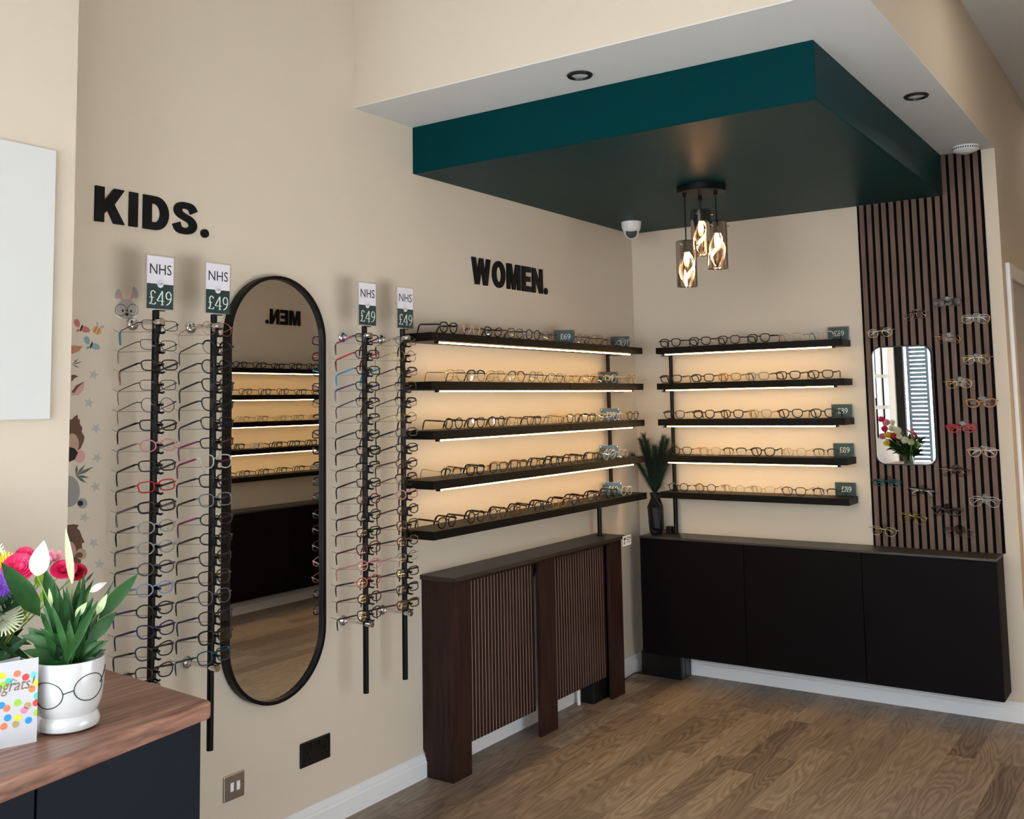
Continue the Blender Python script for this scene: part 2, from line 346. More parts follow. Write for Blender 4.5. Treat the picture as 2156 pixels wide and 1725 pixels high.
# door frame and door on the passage wall
fr = MB().box(XB, XB+.022, .085, .155, 0, 2.14).box(XB, XB+.022, .955, 1.025, 0, 2.14).box(XB, XB+.022, .155, .955, 2.07, 2.14)
struct(fr.build('trim_1', GLOSSW, bevel=.004))
dp = struct(MB().box(XB, XB+.008, .155, .955, 0, 2.07).build('door_2', mat('grey_door_paint', (.42, .42, .46), .4)))
MB().cyl((XB+.008, .86, 1.0), (XB+.05, .86, 1.0), .012).build('door_handle', CHROME, dp)
# outside the window: pavement, white reveal, facade across the road
PAVE = mat('paving', (.46, .46, .46), .8); bump(PAVE, 8, .3)
tag(MB().box(-8, XR+.12, -16, YF-.15, -.25, -.1).box(XR+.12, 12, -16, 4, -.25, -.1).build('pavement', PAVE), 'grey pavement and road outside the shop window', 'pavement')
FAC = mat('pale_render', (.6, .6, .6), .9)
tag(recentre(MB().box(-6, 8, -16.3, -16, -.1, 4.0).build('building_facade', FAC)), 'pale rendered house front across the road', 'building')
SHB = mat('pale_blue_shutter_paint', (.07, .13, .17), .6)
sh = thing('window_shutter', 'pale blue louvred shutter seen through window in small mirror', 'shutter', (.30, YF-.22, 0))
MB().box(-.10, -.075, -.02, .02, .3, 2.6).box(.085, .11, -.02, .02, .3, 2.6).box(-.075, .085, -.02, .02, .3, .38).box(-.075, .085, -.02, .02, 2.52, 2.6).build('shutter_frame', SHB, sh)
lv = MB()
for i in range(49):
    z = .40+i*.0435; lv.add([(-.075, .016, z+.026), (.085, .016, z+.026), (.085, -.016, z), (-.075, -.016, z), (-.075, .016, z+.032), (.085, .016, z+.032), (.085, -.016, z+.006), (-.075, -.016, z+.006)], [(0, 1, 2, 3), (7, 6, 5, 4), (0, 4, 5, 1), (2, 6, 7, 3)])
lv.build('louvres', SHB, sh)
# ================================================================== SPECTACLES
def rim(shape, w, h, n=28):
    pts = []
    for k in range(n):
        t = 2*PI*k/n; c, s = math.cos(t), math.sin(t)
        e = {'rect': 3.4, 'square': 3.0, 'round': 2.0, 'oval': 2.1, 'panto': 2.2 if s < 0 else 3.0, 'cat': 2.5, 'aviator': 2.3}[shape]
        x = math.copysign(abs(c)**(2/e), c)*w/2; z = math.copysign(abs(s)**(2/e), s)*h/2
        if shape == 'panto': x *= 1+.09*(z/(h/2))
        if shape in ('rect', 'square'): x *= 1+(.06 if shape == 'rect' else .09)*(z/(h/2))
        if shape == 'cat': z += .14*h*(x/(w/2))*(.5+.5*z/(h/2)); x *= 1+.08*(z/(h/2))
        if shape == 'aviator': x *= 1+.16*(z/(h/2)); z += -.05*h*(x/(w/2))
        pts.append((x, z))
    return pts
SH = {'rect': (.053, .031), 'square': (.052, .039), 'round': (.0475, .044), 'oval': (.052, .035), 'panto': (.0505, .042), 'cat': (.053, .037), 'aviator': (.055, .047)}
FM = {}
HALF = .0705
def front_mesh(shape, weight):
    """weight: 'thick' acetate, 'mid', 'metal', 'half' (browline)"""
    key = (shape, weight)
    if key in FM: return FM[key]
    w, h = SH[shape]; r = {'thick': .0029, 'mid': .0021, 'metal': .00105, 'half': .0010}[weight]
    cx = w/2+.0095; mb = MB()
    for sg in (-1, 1):
        P = [(sg*(cx+x), .003*((x/(w/2))**2)*.0+abs(cx+x)**2*.35, z) for x, z in rim(shape, w, h)]
        rr = r
        if weight == 'half': rr = [.0009+(.0021 if z > h*.12 else 0) for _, _, z in P]
        mb.tube(P, rr, 6, closed=True, flat=1.0, up=(0, 1, 0))
        # end piece out to the hinge
        mb.tube([(sg*(cx+w/2-.002), .0012+(cx+w/2)**2*.35, h*.22), (sg*(HALF-.002), .002+.001, h*.24), (sg*HALF, .007, h*.24)], max(r, .0013)*1.15, 6)
        if weight in ('metal', 'half'):
            mb.tube([(sg*(.011), .001, -.001), (sg*.0095, .006, -.003)], .0005, 4)
            mb.lathe([(0, -.0012), (.0022, -.0008), (.0026, 0), (.0022, .0008), (0, .0012)], (sg*.0088, .0065, -.005), 8, 'x')
    zb = h*.18 if weight != 'half' else h*.3
    br = [(-.0115, .0007, zb-.002), (-.006, -.0006, zb+.0022), (0, -.001, zb+.003), (.006, -.0006, zb+.0022), (.0115, .0007, zb-.002)]
    mb.tube(br, max(r, .001)*1.05, 6)
    if shape == 'aviator': mb.tube([(-.02, .001, h*.47), (0, .0, h*.44), (.02, .001, h*.47)], .0009, 6)
    me = bpy.data.meshes.new('frame_front'); me.from_pydata(mb.v, [], mb.f); me.polygons.foreach_set('use_smooth', mb.sm); me.materials.append(None)
    lb = []
    for sg in (-1, 1):
        l = MB(); P = [(sg*(cx+x*.985), abs(cx+x)**2*.35+.0004, z*.985) for x, z in rim(shape, w, h)]
        c0 = (sg*cx, cx*cx*.35-.0004, 0); l.add([c0]+P, [(0, i+1, (i+1) % 28+1) for i in range(28)], True)
        lm = bpy.data.meshes.new('lens'); lm.from_pydata(l.v, [], l.f); lm.polygons.foreach_set('use_smooth', l.sm); lm.materials.append(None); lb.append(lm)
    FM[key] = (me, lb, h); return FM[key]
TM = {}
def temple_mesh(weight, sg, h, folded):
    key = (weight, sg, round(h, 4), folded)
    if key in TM: return TM[key]
    a = {'thick': .0036, 'mid': .0031, 'metal': .0015, 'half': .0023}[weight]; mb = MB(); zh = h*.24
    if not folded:
        P = [(sg*HALF, .006, zh), (sg*(HALF+.001), .03, zh), (sg*(HALF+.001), .06, zh-.0005), (sg*HALF, .092, zh-.001), (sg*(HALF-.001), .099, zh-.0035), (sg*(HALF-.002), .1045, zh-.010), (sg*(HALF-.004), .109, zh-.022), (sg*(HALF-.006), .113, zh-.040)]
        rr = [a, a, a, a*.95, a, a*1.15, a*1.3, a*.9]
    else:
        y = .010 if sg > 0 else .014
        P = [(sg*HALF, .007, zh), (sg*(HALF-.004), y, zh), (sg*.03, y+.001, zh-.001), (0, y+.001, zh-.002), (-sg*.022, y, zh-.004), (-sg*.036, y-.001, zh-.010), (-sg*.047, y-.002, zh-.022)]
        rr = [a, a, a, a, a, a*1.2, a]
    mb.tube(P, rr, 6, flat=.55, up=(0, 0, 1) if False else None)
    me = bpy.data.meshes.new('temple'); me.from_pydata(mb.v, [], mb.f); me.polygons.foreach_set('use_smooth', mb.sm); me.materials.append(None)
    TM[key] = me; return me
FCOL = {'black': (.006, .006, .007), 'dark brown': (.030, .012, .007), 'tortoiseshell': (.10, .04, .012), 'brown': (.09, .04, .02), 'gold': (.55, .36, .14), 'rose gold': (.55, .32, .24), 'silver': (.5, .5, .5), 'gunmetal': (.08, .08, .085),
        'clear': (.46, .43, .40), 'pink': (.55, .22, .22), 'red': (.42, .012, .02), 'magenta': (.22, .01, .09), 'navy': (.01, .014, .08), 'pale blue': (.25, .33, .50), 'teal': (.005, .07, .10), 'purple': (.07, .02, .13), 'cyan': (.02, .25, .42),
        'grey': (.16, .16, .17), 'amber': (.42, .17, .03), 'green': (.04, .06, .03), 'dark red': (.08, .008, .01), 'honey': (.45, .28, .13), 'yellow gold': (.6, .45, .12), 'coral': (.5, .12, .10), 'sky blue': (.03, .2, .35), 'cream': (.6, .5, .38), 'crystal grey': (.3, .3, .29)}
def fmat(c, weight):
    metal = 1 if (weight in ('metal',) and c in ('gold', 'rose gold', 'silver', 'gunmetal', 'yellow gold', 'brown')) else 0
    return mat('frame_'+c.replace(' ', '_')+('_metal' if metal else ''), FCOL[c], .22 if metal else .25, metal)
MARK = mat('lens_print', (.03, .03, .03), .6)
def obj(name, me, m, parent):
    o = bpy.data.objects.new(name, me); COL.objects.link(o); o.parent = parent
    o.material_slots[0].link = 'OBJECT'; o.material_slots[0].material = m; return o
def glasses(shape, weight, col, tcol, label, group, loc, rz, pitch=0, folded=False, tilt=0, lens=LENS, mark=False, tip=None):
    fmsh, lms, h = front_mesh(shape, weight)
    r = thing('eyeglasses', label, 'glasses', loc, 0, group)
    r.rotation_mode = 'XYZ'; r.rotation_euler = (pitch, tilt, rz)
    obj('frame_front', fmsh, fmat(col, weight), r)
    for k in (0, 1):
        lo = obj('lens', lms[k], lens, r)
        if mark and k == 1:
            mk = MB(); cx = SH[shape][0]/2+.0095
            p = smooth([(-.006, -.001), (-.004, .002), (-.002, -.001), (0, .0015), (.002, -.001), (.005, .001)], 1); vv, ff = strip2(p, lambda a, b: .0007)
            mk.add([(cx+a, cx*cx*.35-.0010, b-h*.27) for a, b in vv], ff); mk.build('lens_print', MARK, lo)
    for sg in (-1, 1):
        t = obj('temple', temple_mesh(weight, sg, h, folded), fmat(tcol, weight), r)
        if tcol != col: t['label'] = tcol+' temple'
        if tip:
            tm = MB(); zh = h*.24
            tm.tube([(sg*(HALF-.001), .101, zh-.0055), (sg*(HALF-.002), .1045, zh-.010), (sg*(HALF-.004), .109, zh-.022), (sg*(HALF-.006), .1133, zh-.041)], [.0030, .0034, .0034, .0026], 6)
            tt = tm.build('temple_tip', fmat(tip, 'mid'), t); tt['label'] = tip+' temple tip'
    return r
ORD = ['top', 'second', 'third', 'fourth', 'fifth', 'sixth', 'seventh', 'eighth', 'ninth', 'tenth', 'eleventh', 'twelfth', 'thirteenth', 'fourteenth', 'fifteenth', 'sixteenth', 'seventeenth', 'bottom']
SW = {'rect': 'rectangular', 'square': 'square', 'round': 'round', 'oval': 'oval', 'panto': 'rounded', 'cat': 'cat-eye', 'aviator': 'aviator'}
def cdesc(col, tcol, tip=None):
    s = col
    if tcol != col: s += ' and '+tcol
    return s
# ---- the four rods of NHS frames
SIGNG = mat('dark_green_print', (.010, .040, .042), .35, coat=.3); SIGNW = mat('sign_white', (.74, .72, .80), .45); INK = mat('black_ink', (.02, .02, .025), .5); GREENW = mat('sign_cream_figures', (.72, .80, .76), .5)
RODN = ['leftmost rod', 'rod left of oval mirror', 'third rod', 'rod beside the lit shelves']
ROD = [(-3.352, .42), (-3.135, .457), (-2.432, .458), (-2.212, .457)]
B, D, T = 'black', 'dark brown', 'tortoiseshell'
RODG = [
 [('rect', 'metal', B, B, 'sky blue'), ('rect', 'metal', B, 'gunmetal'), ('rect', 'mid', D, B, 'pink'), ('rect', 'metal', B, B), ('round', 'metal', 'gunmetal', B), ('rect', 'mid', B, B), ('oval', 'mid', 'pink', 'grey'), ('rect', 'mid', B, B), ('rect', 'mid', 'red', D), ('rect', 'thick', B, 'grey'), ('oval', 'mid', 'crystal grey', B), ('oval', 'mid', 'crystal grey', 'gunmetal'), ('oval', 'mid', 'gunmetal', 'navy'), ('oval', 'mid', 'pale blue', 'pale blue'), ('oval', 'mid', B, 'purple'), ('cat', 'mid', 'navy', 'navy'), ('cat', 'mid', B, B), ('cat', 'mid', D, B)],
 [('round', 'metal', 'rose gold', 'rose gold'), ('round', 'half', B, B), ('round', 'mid', B, B), ('panto', 'mid', B, B), ('panto', 'mid', B, B), ('square', 'mid', B, 'navy'), ('rect', 'mid', B, 'magenta'), ('panto', 'mid', 'clear', 'magenta'), ('square', 'mid', B, B), ('square', 'mid', 'grey', B), ('oval', 'mid', B, 'magenta'), ('oval', 'mid', B, B), ('panto', 'mid', B, D), ('panto', 'mid', D, D), ('panto', 'mid', 'gunmetal', B), ('square', 'mid', B, 'navy'), ('square', 'thick', B, B), ('square', 'mid', 'teal', 'teal')],
 [('rect', 'mid', B, 'magenta', D), ('rect', 'mid', B, 'red', 'dark red'), ('rect', 'mid', B, 'cyan', 'cyan'), ('rect', 'mid', B, 'purple', 'grey'), ('rect', 'half', B, B), ('rect', 'half', D, 'brown'), ('rect', 'mid', B, B), ('rect', 'thick', B, B), ('rect', 'half', B, B), ('rect', 'mid', B, B), ('oval', 'mid', 'dark red', B), ('oval', 'mid', B, B), ('rect', 'mid', B, D), ('square', 'mid', 'dark red', 'dark red'), ('oval', 'mid', 'pink', 'pink'), ('oval', 'mid', 'coral', D), ('oval', 'mid', D, 'brown'), ('cat', 'mid', B, B)],
 [('oval', 'metal', 'brown', 'gold', D), ('round', 'metal', 'gold', 'gold'), ('rect', 'half', B, B), ('rect', 'half', D, D), ('rect', 'half', B, 'gunmetal'), ('oval', 'metal', 'gold', 'gold', D), ('rect', 'mid', 'gunmetal', B), ('rect', 'mid', B, B), ('oval', 'mid', 'brown', 'brown'), ('square', 'half', D, 'brown'), ('oval', 'mid', 'pink', D), ('oval', 'mid', D, 'brown'), ('square', 'mid', T, D), ('oval', 'mid', 'brown', D), ('oval', 'metal', 'silver', 'rose gold'), ('rect', 'mid', B, B), ('rect', 'mid', B, B), ('rect', 'thick', T, T)]]
RODTAG = ['tall black display rod nearest the animal wall stickers', 'tall black display rod overlapping left edge of the oval mirror', 'tall black display rod standing right of the oval mirror', 'tall black display rod in front of the left shelf ends']
SIGNTAG = ['white and dark green price card reading 49 pounds, leftmost, right of the rabbit sticker', 'white and green price card reading 49 pounds just left of oval mirror top', 'white and green price card reading 49 pounds, third from the left', 'white and green price card reading 49 pounds beside top lit shelf']
XROD = .118
for ri, (yr, zb) in enumerate(ROD):
    rd = thing('display_rod', RODTAG[ri], 'display rod', (XROD, yr, zb), 0, 'tall display rods on the left wall')
    MB().cyl((0, 0, 0), (0, 0, 1.806-zb), .0105, 20).build('tube', BLACKM, rd)
    for zz in (1.77, .706):
        so = MB().lathe([(0, 0), (.021, 0), (.021, .004), (.016, .010), (.009, .012), (.009, .024), (.006, .026), (.006, .112)], (-XROD, 0, zz-zb), 24, 'x').build('standoff', CHROME, rd)
        MB().lathe([(.0105, .0), (.0105, .032), (.0095, .034), (0, .034)], (0, 0, zz-zb), 20, 'x').build('clamp_cap', CHROME, so)
    sgn = thing('price_card', SIGNTAG[ri], 'price sign', (XROD+.006, yr+.008, 1.808), 0, 'price cards on top of the display rods')
    CWD, CHT = .094, .162
    MB().box(-.001, .0025, -CWD/2-.006, CWD/2+.006, -.001, CHT+.005).build('acrylic_holder', CLEARP, sgn)
    MB().box(-.012, .003, -.014, .02, -.004, -.001).build('clip', BPLA, sgn)
    MB().box(.0026, .003, -CWD/2, CWD/2, .002, CHT*.48).build('green_panel', SIGNG, sgn)
    MB().box(.0026, .003, -CWD/2, CWD/2, CHT*.48, CHT).build('white_panel', SIGNW, sgn)
    c = MB().disc((.0034, 0, CHT*.48), .0115, 0, 28).build('round_badge', SIGNW, sgn)
    MB().tube([(.0034, .0117*math.cos(2*PI*k/28), CHT*.48+.0117*math.sin(2*PI*k/28)) for k in range(28)], .0004, 4, closed=True).build('badge_ring', mat('grey_print', (.2, .2, .22), .5), c)
    text('NHS', .045, 'lettering', INK, sgn, (.0036, 0, CHT*.745), RX, .0001, sx=.92)
    text('OR', .0115, 'lettering', INK, sgn, (.0038, 0, CHT*.48), RX, .0001)
    figures('£49', .044, 'price', GREENW, sgn, lambda a, b: (.0036, a, CHT*.22+b))
    for k, g in enumerate(RODG[ri]):
        z = 1.757-k*.0598
        hd = MB()
        hd.cyl((.006, .004, z+.002-zb), (.034, .004, z+.003-zb), .0042, 10)
        hd.tube([(.006, .004, z-.018-zb), (.030, .006, z-.022-zb), (.036, .006, z-.019-zb)], .0034, 8)
        hd.box(.006, .013, -.006, .010, z-.024-zb, z+.007-zb)
        ho = hd.build('frame_holder', BPLA, rd)
        wi = MB()
        for sg in (-1, 1): wi.tube([(0, 0, z-.016-zb), (-.085, sg*.060, z-.016-zb), (-.092, sg*.068, z-.014-zb), (-.098, sg*.076, z-.008-zb)], .0011, 5)
        wi.build('support_wire', BRUSH, ho)
        if ri == 0 and k > 17: continue
        shp, wt, c1, c2 = g[:4]; tip = g[4] if len(g) > 4 else None
        rnd = random.Random(ri*100+k)
        lab = '%s %s glasses, %s pair %s %s' % (cdesc(c1, c2), SW[shp], ORD[k], 'down' if 0 < k < 17 else 'one', 'the '+RODN[ri])
        lab = lab.replace('top pair one', 'topmost pair on').replace('bottom pair one', 'bottom pair on').replace(' down the', ' down the')
        glasses(shp, wt, c1, c2, lab, 'glasses on the '+RODN[ri], (XROD+.017, yr+.002+rnd.uniform(-.003, .003), z+.002), PI/2, math.radians(-13.5+rnd.uniform(-2, 2)), mark=(ri == 0 or ri == 2), tip=tip, tilt=math.radians(rnd.uniform(-2, 2)))
# ---- shelves
ZS = [1.798-.1988*k for k in range(5)]; TH = .0345
SN = ['top', 'second', 'third', 'fourth', 'bottom']
SF = ['top', 'second highest', 'middle', 'second lowest', 'lowest']
def board(x0, x1, y0, y1, z, label, group):
    o = MB().box(x0, x1, y0, y1, z-TH, z).build('wall_shelf', BLACKSH, bevel=.0015); recentre(o); return tag(o, label, 'shelf', group)
def ledbar(a, b, label, group, ax, wall):
    (ax0, p, z) = (a[0], a[1], a[2])
    o = thing('led_strip', label, 'light strip', tuple((a[i]+b[i])/2 for i in range(3)), 0, group)
    hl = [(b[i]-a[i])/2 for i in range(3)]
    L_ = max(hl)
    if ax == 1:
        q_ = -1 if wall == 0 else 1
        MB().box(-.007, .007, -L_-.012, L_+.012, -.003, 0).box(*sorted((q_*.0052, q_*.0075)), -L_-.012, L_+.012, -.0056, -.003).build('mounting_channel', BPLA, o)
        MB().box(-.0045, .0045, -L_, L_, -.0078, -.003).build('diffuser', LEDM, o)
        MB().box(-.007, .007, -L_-.014, -L_, -.010, 0).box(-.007, .007, L_, L_+.014, -.010, 0).build('end_cap', BPLA, o)
    else:
        MB().box(-L_-.012, L_+.012, -.007, .007, -.003, 0).box(-L_-.012, L_+.012, .0052, .0075, -.0056, -.003).build('mounting_channel', BPLA, o)
        MB().box(-L_, L_, -.0045, .0045, -.0078, -.003).build('diffuser', LEDM, o)
        MB().box(-L_-.014, -L_, -.007, .007, -.010, 0).box(L_, L_+.014, -.007, .007, -.010, 0).build('end_cap', BPLA, o)
    return o
DL, DB = .168, .160
for k, z in enumerate(ZS):
    board(0, DL, -2.09, -1.0225, z, 'black %s shelf board of the women\'s wall, longer left half' % SF[k], 'black shelf boards on the left wall')
    board(0, DL, -1.0190, -.2326, z, 'black %s shelf board of the women\'s wall, right half by corner' % SF[k], 'black shelf boards on the left wall')
    board(.2129, 1.243, -DB, 0, z, 'black %s shelf board on the wall right of the corner' % SF[k], 'black shelf boards on the back wall')
    board(XR-DL, XR, -.75, 1.35, z, 'black %s shelf board of the men\'s wall, seen in oval mirror' % SF[k], 'black shelf boards on the men\'s wall')
    if k < 4:
        ledbar((.150, -2.03, z-TH), (.150, -.35, z-TH), 'glowing light strip under the %s shelf of the women\'s wall' % SF[k], 'light strips under the left shelves', 1, 0)
        ledbar((.262, -.143, z-TH), (1.19, -.143, z-TH), 'glowing light strip under the %s shelf right of the corner' % SF[k], 'light strips under the back shelves', 0, 0)
        ledbar((XR-.150, -.70, z-TH), (XR-.150, 1.30, z-TH), 'light strip under the %s men\'s shelf seen in oval mirror' % SF[k], 'light strips under the men\'s shelves', 1, 1)
        cb = MB().tube([(.150, -.345, z-TH-.004), (.145, -.33, z-TH-.006), (.13, -.40, z-TH-.012), (.09, -.42, z-TH-.012), (.04, -.395, z-TH-.004)], .0018, 6).build('led_cable', BPLA); tag(recentre(cb), 'thin black lead hanging at right end of the %s left shelf light' % SF[k], 'cable', 'light strip leads at the left shelves')
        cb = MB().tube([(.258, -.143, z-TH-.004), (.236, -.14, z-TH-.007), (.225, -.12, z-TH-.012), (.238, -.08, z-TH-.01), (.25, -.055, z-TH-.004)], .0018, 6).build('led_cable', BPLA); tag(recentre(cb), 'thin black lead hanging at left end of the %s back shelf light' % SF[k], 'cable', 'light strip leads at the back shelves')
# support poles
def pole(x, y, z0, z1, label, r=.0105):
    o = thing('shelf_pole', label, 'pole', (x, y, z0)); MB().cyl((0, 0, 0), (0, 0, z1-z0), r, 16).build('tube', BLACKM, o)
    MB().cyl((0, 0, 0), (0, 0, .006), r*1.5, 16).build('foot_collar', BLACKM, o); return o
for k in range(4): pole(.030, -.382, ZS[k+1], ZS[k]-TH, 'black pole piece between the %s and %s left shelves' % (SN[k], SN[k+1]))['group'] = 'pole pieces between the left shelves'
pole(.075, -.600, .806, ZS[4]-TH, 'black pole from radiator cover up to the lowest left shelf', .012)
for k in range(4): pole(.248, -.045, ZS[k+1], ZS[k]-TH, 'black pole piece between %s and %s shelves right of corner' % (SN[k], SN[k+1]))['group'] = 'pole pieces between the back shelves'
pole(.248, -.045, .76, ZS[4]-TH, 'black pole from the wall cabinets up to the lowest back shelf', .012)
# glasses on the left shelves
LY = [[-1.952, -1.79, -1.632, -1.456, -1.31, -1.164, -0.852, -0.701, -0.538, -0.382], [-1.904, -1.764, -1.627, -1.455, -1.289, -1.12, -0.969, -0.787, -0.648, -0.503, -0.335], [-1.926, -1.771, -1.616, -1.456, -1.322, -1.109, -0.949, -0.818, -0.647, -0.502, -0.329], [-1.946, -1.779, -1.611, -1.451, -1.289, -1.118, -0.945, -0.771, -0.603, -0.452], [-1.978, -1.78, -1.617, -1.461, -1.265, -1.106, -0.938, -0.769, -0.591, -0.424]]
LG = [[('panto', 'thick', B, B), ('panto', 'mid', 'rose gold', 'honey'), ('cat', 'thick', D, D), ('panto', 'mid', 'green', 'brown'), ('round', 'mid', B, 'silver'), ('panto', 'metal', D, B), ('round', 'metal', D, 'dark red'), ('aviator', 'metal', 'gold', D), ('panto', 'metal', 'brown', 'brown'), ('panto', 'mid', 'clear', 'clear')],
 [('aviator', 'metal', 'gold', B), ('aviator', 'half', B, B), ('aviator', 'metal', 'gold', B), ('aviator', 'half', T, 'gold'), ('aviator', 'metal', 'gunmetal', B), ('panto', 'metal', 'gunmetal', B), ('cat', 'metal', 'gold', 'gold'), ('round', 'metal', 'gold', 'gold'), ('panto', 'metal', 'gold', D), ('panto', 'mid', 'clear', 'gold'), ('panto', 'mid', 'honey', 'clear')],
 [('round', 'mid', B, B), ('panto', 'mid', B, D), ('round', 'mid', B, B), ('square', 'metal', 'gold', T), ('square', 'mid', D, D), ('square', 'metal', 'gold', B), ('panto', 'mid', D, 'gold'), ('panto', 'mid', D, D), ('panto', 'metal', 'gold', D), ('panto', 'mid', 'clear', 'clear'), ('round', 'mid', D, 'gold')],
 [('square', 'half', B, 'gold'), ('square', 'thick', B, B), ('panto', 'mid', D, 'gold'), ('panto', 'thick', T, T), ('panto', 'mid', B, B), ('square', 'thick', B, B), ('square', 'mid', B, D), ('panto', 'mid', D, B), ('panto', 'mid', 'clear', T), ('panto', 'mid', 'clear', 'clear')],
 [('panto', 'thick', B, B), ('round', 'thick', B, B), ('round', 'mid', D, D), ('panto', 'thick', T, B), ('square', 'thick', B, B), ('cat', 'mid', 'amber', B), ('square', 'thick', D, B), ('square', 'mid', B, D), ('round', 'thick', B, B), ('round', 'mid', 'clear', 'clear')]]
for row in LY:                              # neighbours never touch
    for _ in range(60):
        for i in range(len(row)-1):
            g_ = row[i+1]-row[i]
            if g_ < .147: row[i] -= (.147-g_)/2; row[i+1] += (.147-g_)/2
NTH = ['first', 'second', 'third', 'fourth', 'fifth', 'sixth', 'seventh', 'eighth', 'ninth', 'tenth', 'eleventh']
def seat(shape, weight):          # height of the centre above the shelf and pitch when standing on rims and tips
    h = SH[shape][1]; rr = {'thick': .0029, 'mid': .0021, 'metal': .00105, 'half': .0010}[weight]
    a = math.atan2((-h*.24+.040+.0015)-(h/2+rr), .113)   # tip below rim -> lift the back
    return a, (h/2+rr)+.0015
for k in range(5):
    for i, y in enumerate(LY[k]):
        shp, wt, c1, c2 = LG[k][i]; rnd = random.Random(1000+k*20+i); a, zz = seat(shp, wt)
        glasses(shp, wt, c1, c2, '%s %s glasses, %s from the left on %s women\'s shelf' % (cdesc(c1, c2), SW[shp], NTH[i], SF[k]), 'glasses on the %s women\'s shelf' % SF[k], (.148, y, ZS[k]+zz), PI/2+math.radians(rnd.uniform(-5, 5)), a)
BX = [[0.293, 0.472, 0.639, 0.806, 0.975, 1.135], [0.291, 0.48, 0.635, 0.789, 0.956, 1.124], [0.304, 0.48, 0.641, 0.796, 0.96, 1.127], [0.338, 0.506, 0.649, 0.804, 0.973, 1.132], [0.315, 0.474, 0.636, 0.796, 0.96, 1.121]]
BG = [[('panto', 'thick', B, B), ('panto', 'thick', B, B), ('panto', 'thick', D, B), ('panto', 'thick', B, B), ('square', 'metal', 'rose gold', B), ('square', 'half', 'clear', D)],
 [('square', 'thick', B, D), ('square', 'thick', B, 'green'), ('square', 'thick', 'amber', 'amber'), ('square', 'thick', 'crystal grey', 'green'), ('square', 'thick', B, 'green'), ('square', 'thick', D, D)],
 [('panto', 'mid', D, B), ('panto', 'thick', B, B), ('panto', 'thick', D, B), ('panto', 'mid', 'honey', 'honey'), ('panto', 'thick', D, D), ('panto', 'thick', B, B)],
 [('panto', 'mid', D, 'gold'), ('panto', 'mid', 'gold', 'gold'), ('panto', 'half', D, 'gold'), ('panto', 'thick', B, B), ('round', 'metal', 'gold', 'silver'), ('panto', 'half', D, 'gold')],
 [('round', 'mid', B, 'silver'), ('round', 'mid', D, 'gold'), ('round', 'metal', 'gold', D), ('panto', 'metal', 'gold', 'gunmetal'), ('panto', 'mid', D, 'gold'), ('panto', 'half', B, B)]]
for k in range(5):
    for i, x in enumerate(BX[k]):
        shp, wt, c1, c2 = BG[k][i]; rnd = random.Random(2000+k*20+i); a, zz = seat(shp, wt)
        glasses(shp, wt, c1, c2, '%s %s glasses, %s from the corner on %s back shelf' % (cdesc(c1, c2), SW[shp], NTH[i], SF[k]), 'glasses on the %s back wall shelf' % SF[k], (x, -.138, ZS[k]+zz), math.radians(rnd.uniform(-4, 4)), a)
# men's wall glasses, seen in the oval mirror
MG = ['square', 'square', 'panto', 'panto', 'round']
for k in range(5):
    for i in range(6):
        y = -.50+i*.182+[0, .05, .02, -.02, .03][k]; shp = MG[(i+k) % 5] if k in (1, 4) else (['rect', 'square', 'square'][i % 3] if k < 4 else MG[i % 5])
        wt = ['thick', 'mid', 'metal', 'thick', 'mid'][k]; c1 = [B, D, 'gold' if i % 2 else B, B if i != 2 else 'clear', D if i < 3 else 'green'][k]
        a, zz = seat(shp, wt)
        glasses(shp, wt, c1, c1, '%s %s glasses, number %s along %s men\'s shelf in mirror' % (c1, SW[shp], ['one', 'two', 'three', 'four', 'five', 'six'][i], SF[k]), 'glasses on the %s men\'s shelf' % SF[k], (XR-.148, y, ZS[k]+zz), -PI/2, a)
# ---- price plates on the shelves
def plate(label, loc, rz, txt, group, tiltback=0):
    o = thing('price_plate', label, 'price sign', loc, rz, group); W2, H2 = .052, .066
    MB().box(-W2-.004, W2+.004, 0, .003, 0, H2+.003).build('acrylic_backing', CLEARP, o)
    MB().box(-W2, W2, -.0012, 0, 0, H2).build('green_plate', SIGNG, o)
    for sx in (-1, 1):
        for sz in (.006, H2-.006): MB().cyl((sx*(W2-.006), -.0030, sz), (sx*(W2-.006), -.001, sz), .0022, 10).build('stud', CHROME, o)
    figures('£'+txt, .028, 'price', GREENW, o, lambda a, b: (a+.004, -.0018, H2*.5+b), 1.15)
    return o
GP = 'green price plates on the women\'s shelves'
plate('dark green 69 pound price plate, mid left on the top women\'s shelf', (.108, -.965, ZS[0]), math.radians(42), '69', GP)
plate('green 89 pound plate at right end of the top women\'s shelf', (.060, -.290, ZS[0]), math.radians(38), '89', GP)
plate('green 59 pound plate by the pole on second women\'s shelf', (.060, -.440, ZS[1]), math.radians(38), '59', GP)
plate('green 59 pound plate by the pole on the middle women\'s shelf', (.060, -.430, ZS[2]), math.radians(38), '59', GP)
plate('green 69 pound plate by the pole on second lowest women\'s shelf', (.060, -.450, ZS[3]), math.radians(38), '69', GP)
plate('green 69 pound plate by the pole on the lowest women\'s shelf', (.060, -.425, ZS[4]), math.radians(38), '69', GP)
GP = 'green price plates on the back wall shelves'
for k, nm in ((0, 'top'), (2, 'middle'), (3, 'second lowest'), (4, 'lowest')):
    plate('green 89 pound price plate at right end of the %s back shelf' % nm, (1.188, -.022, ZS[k]+.002), 0, '89', GP)
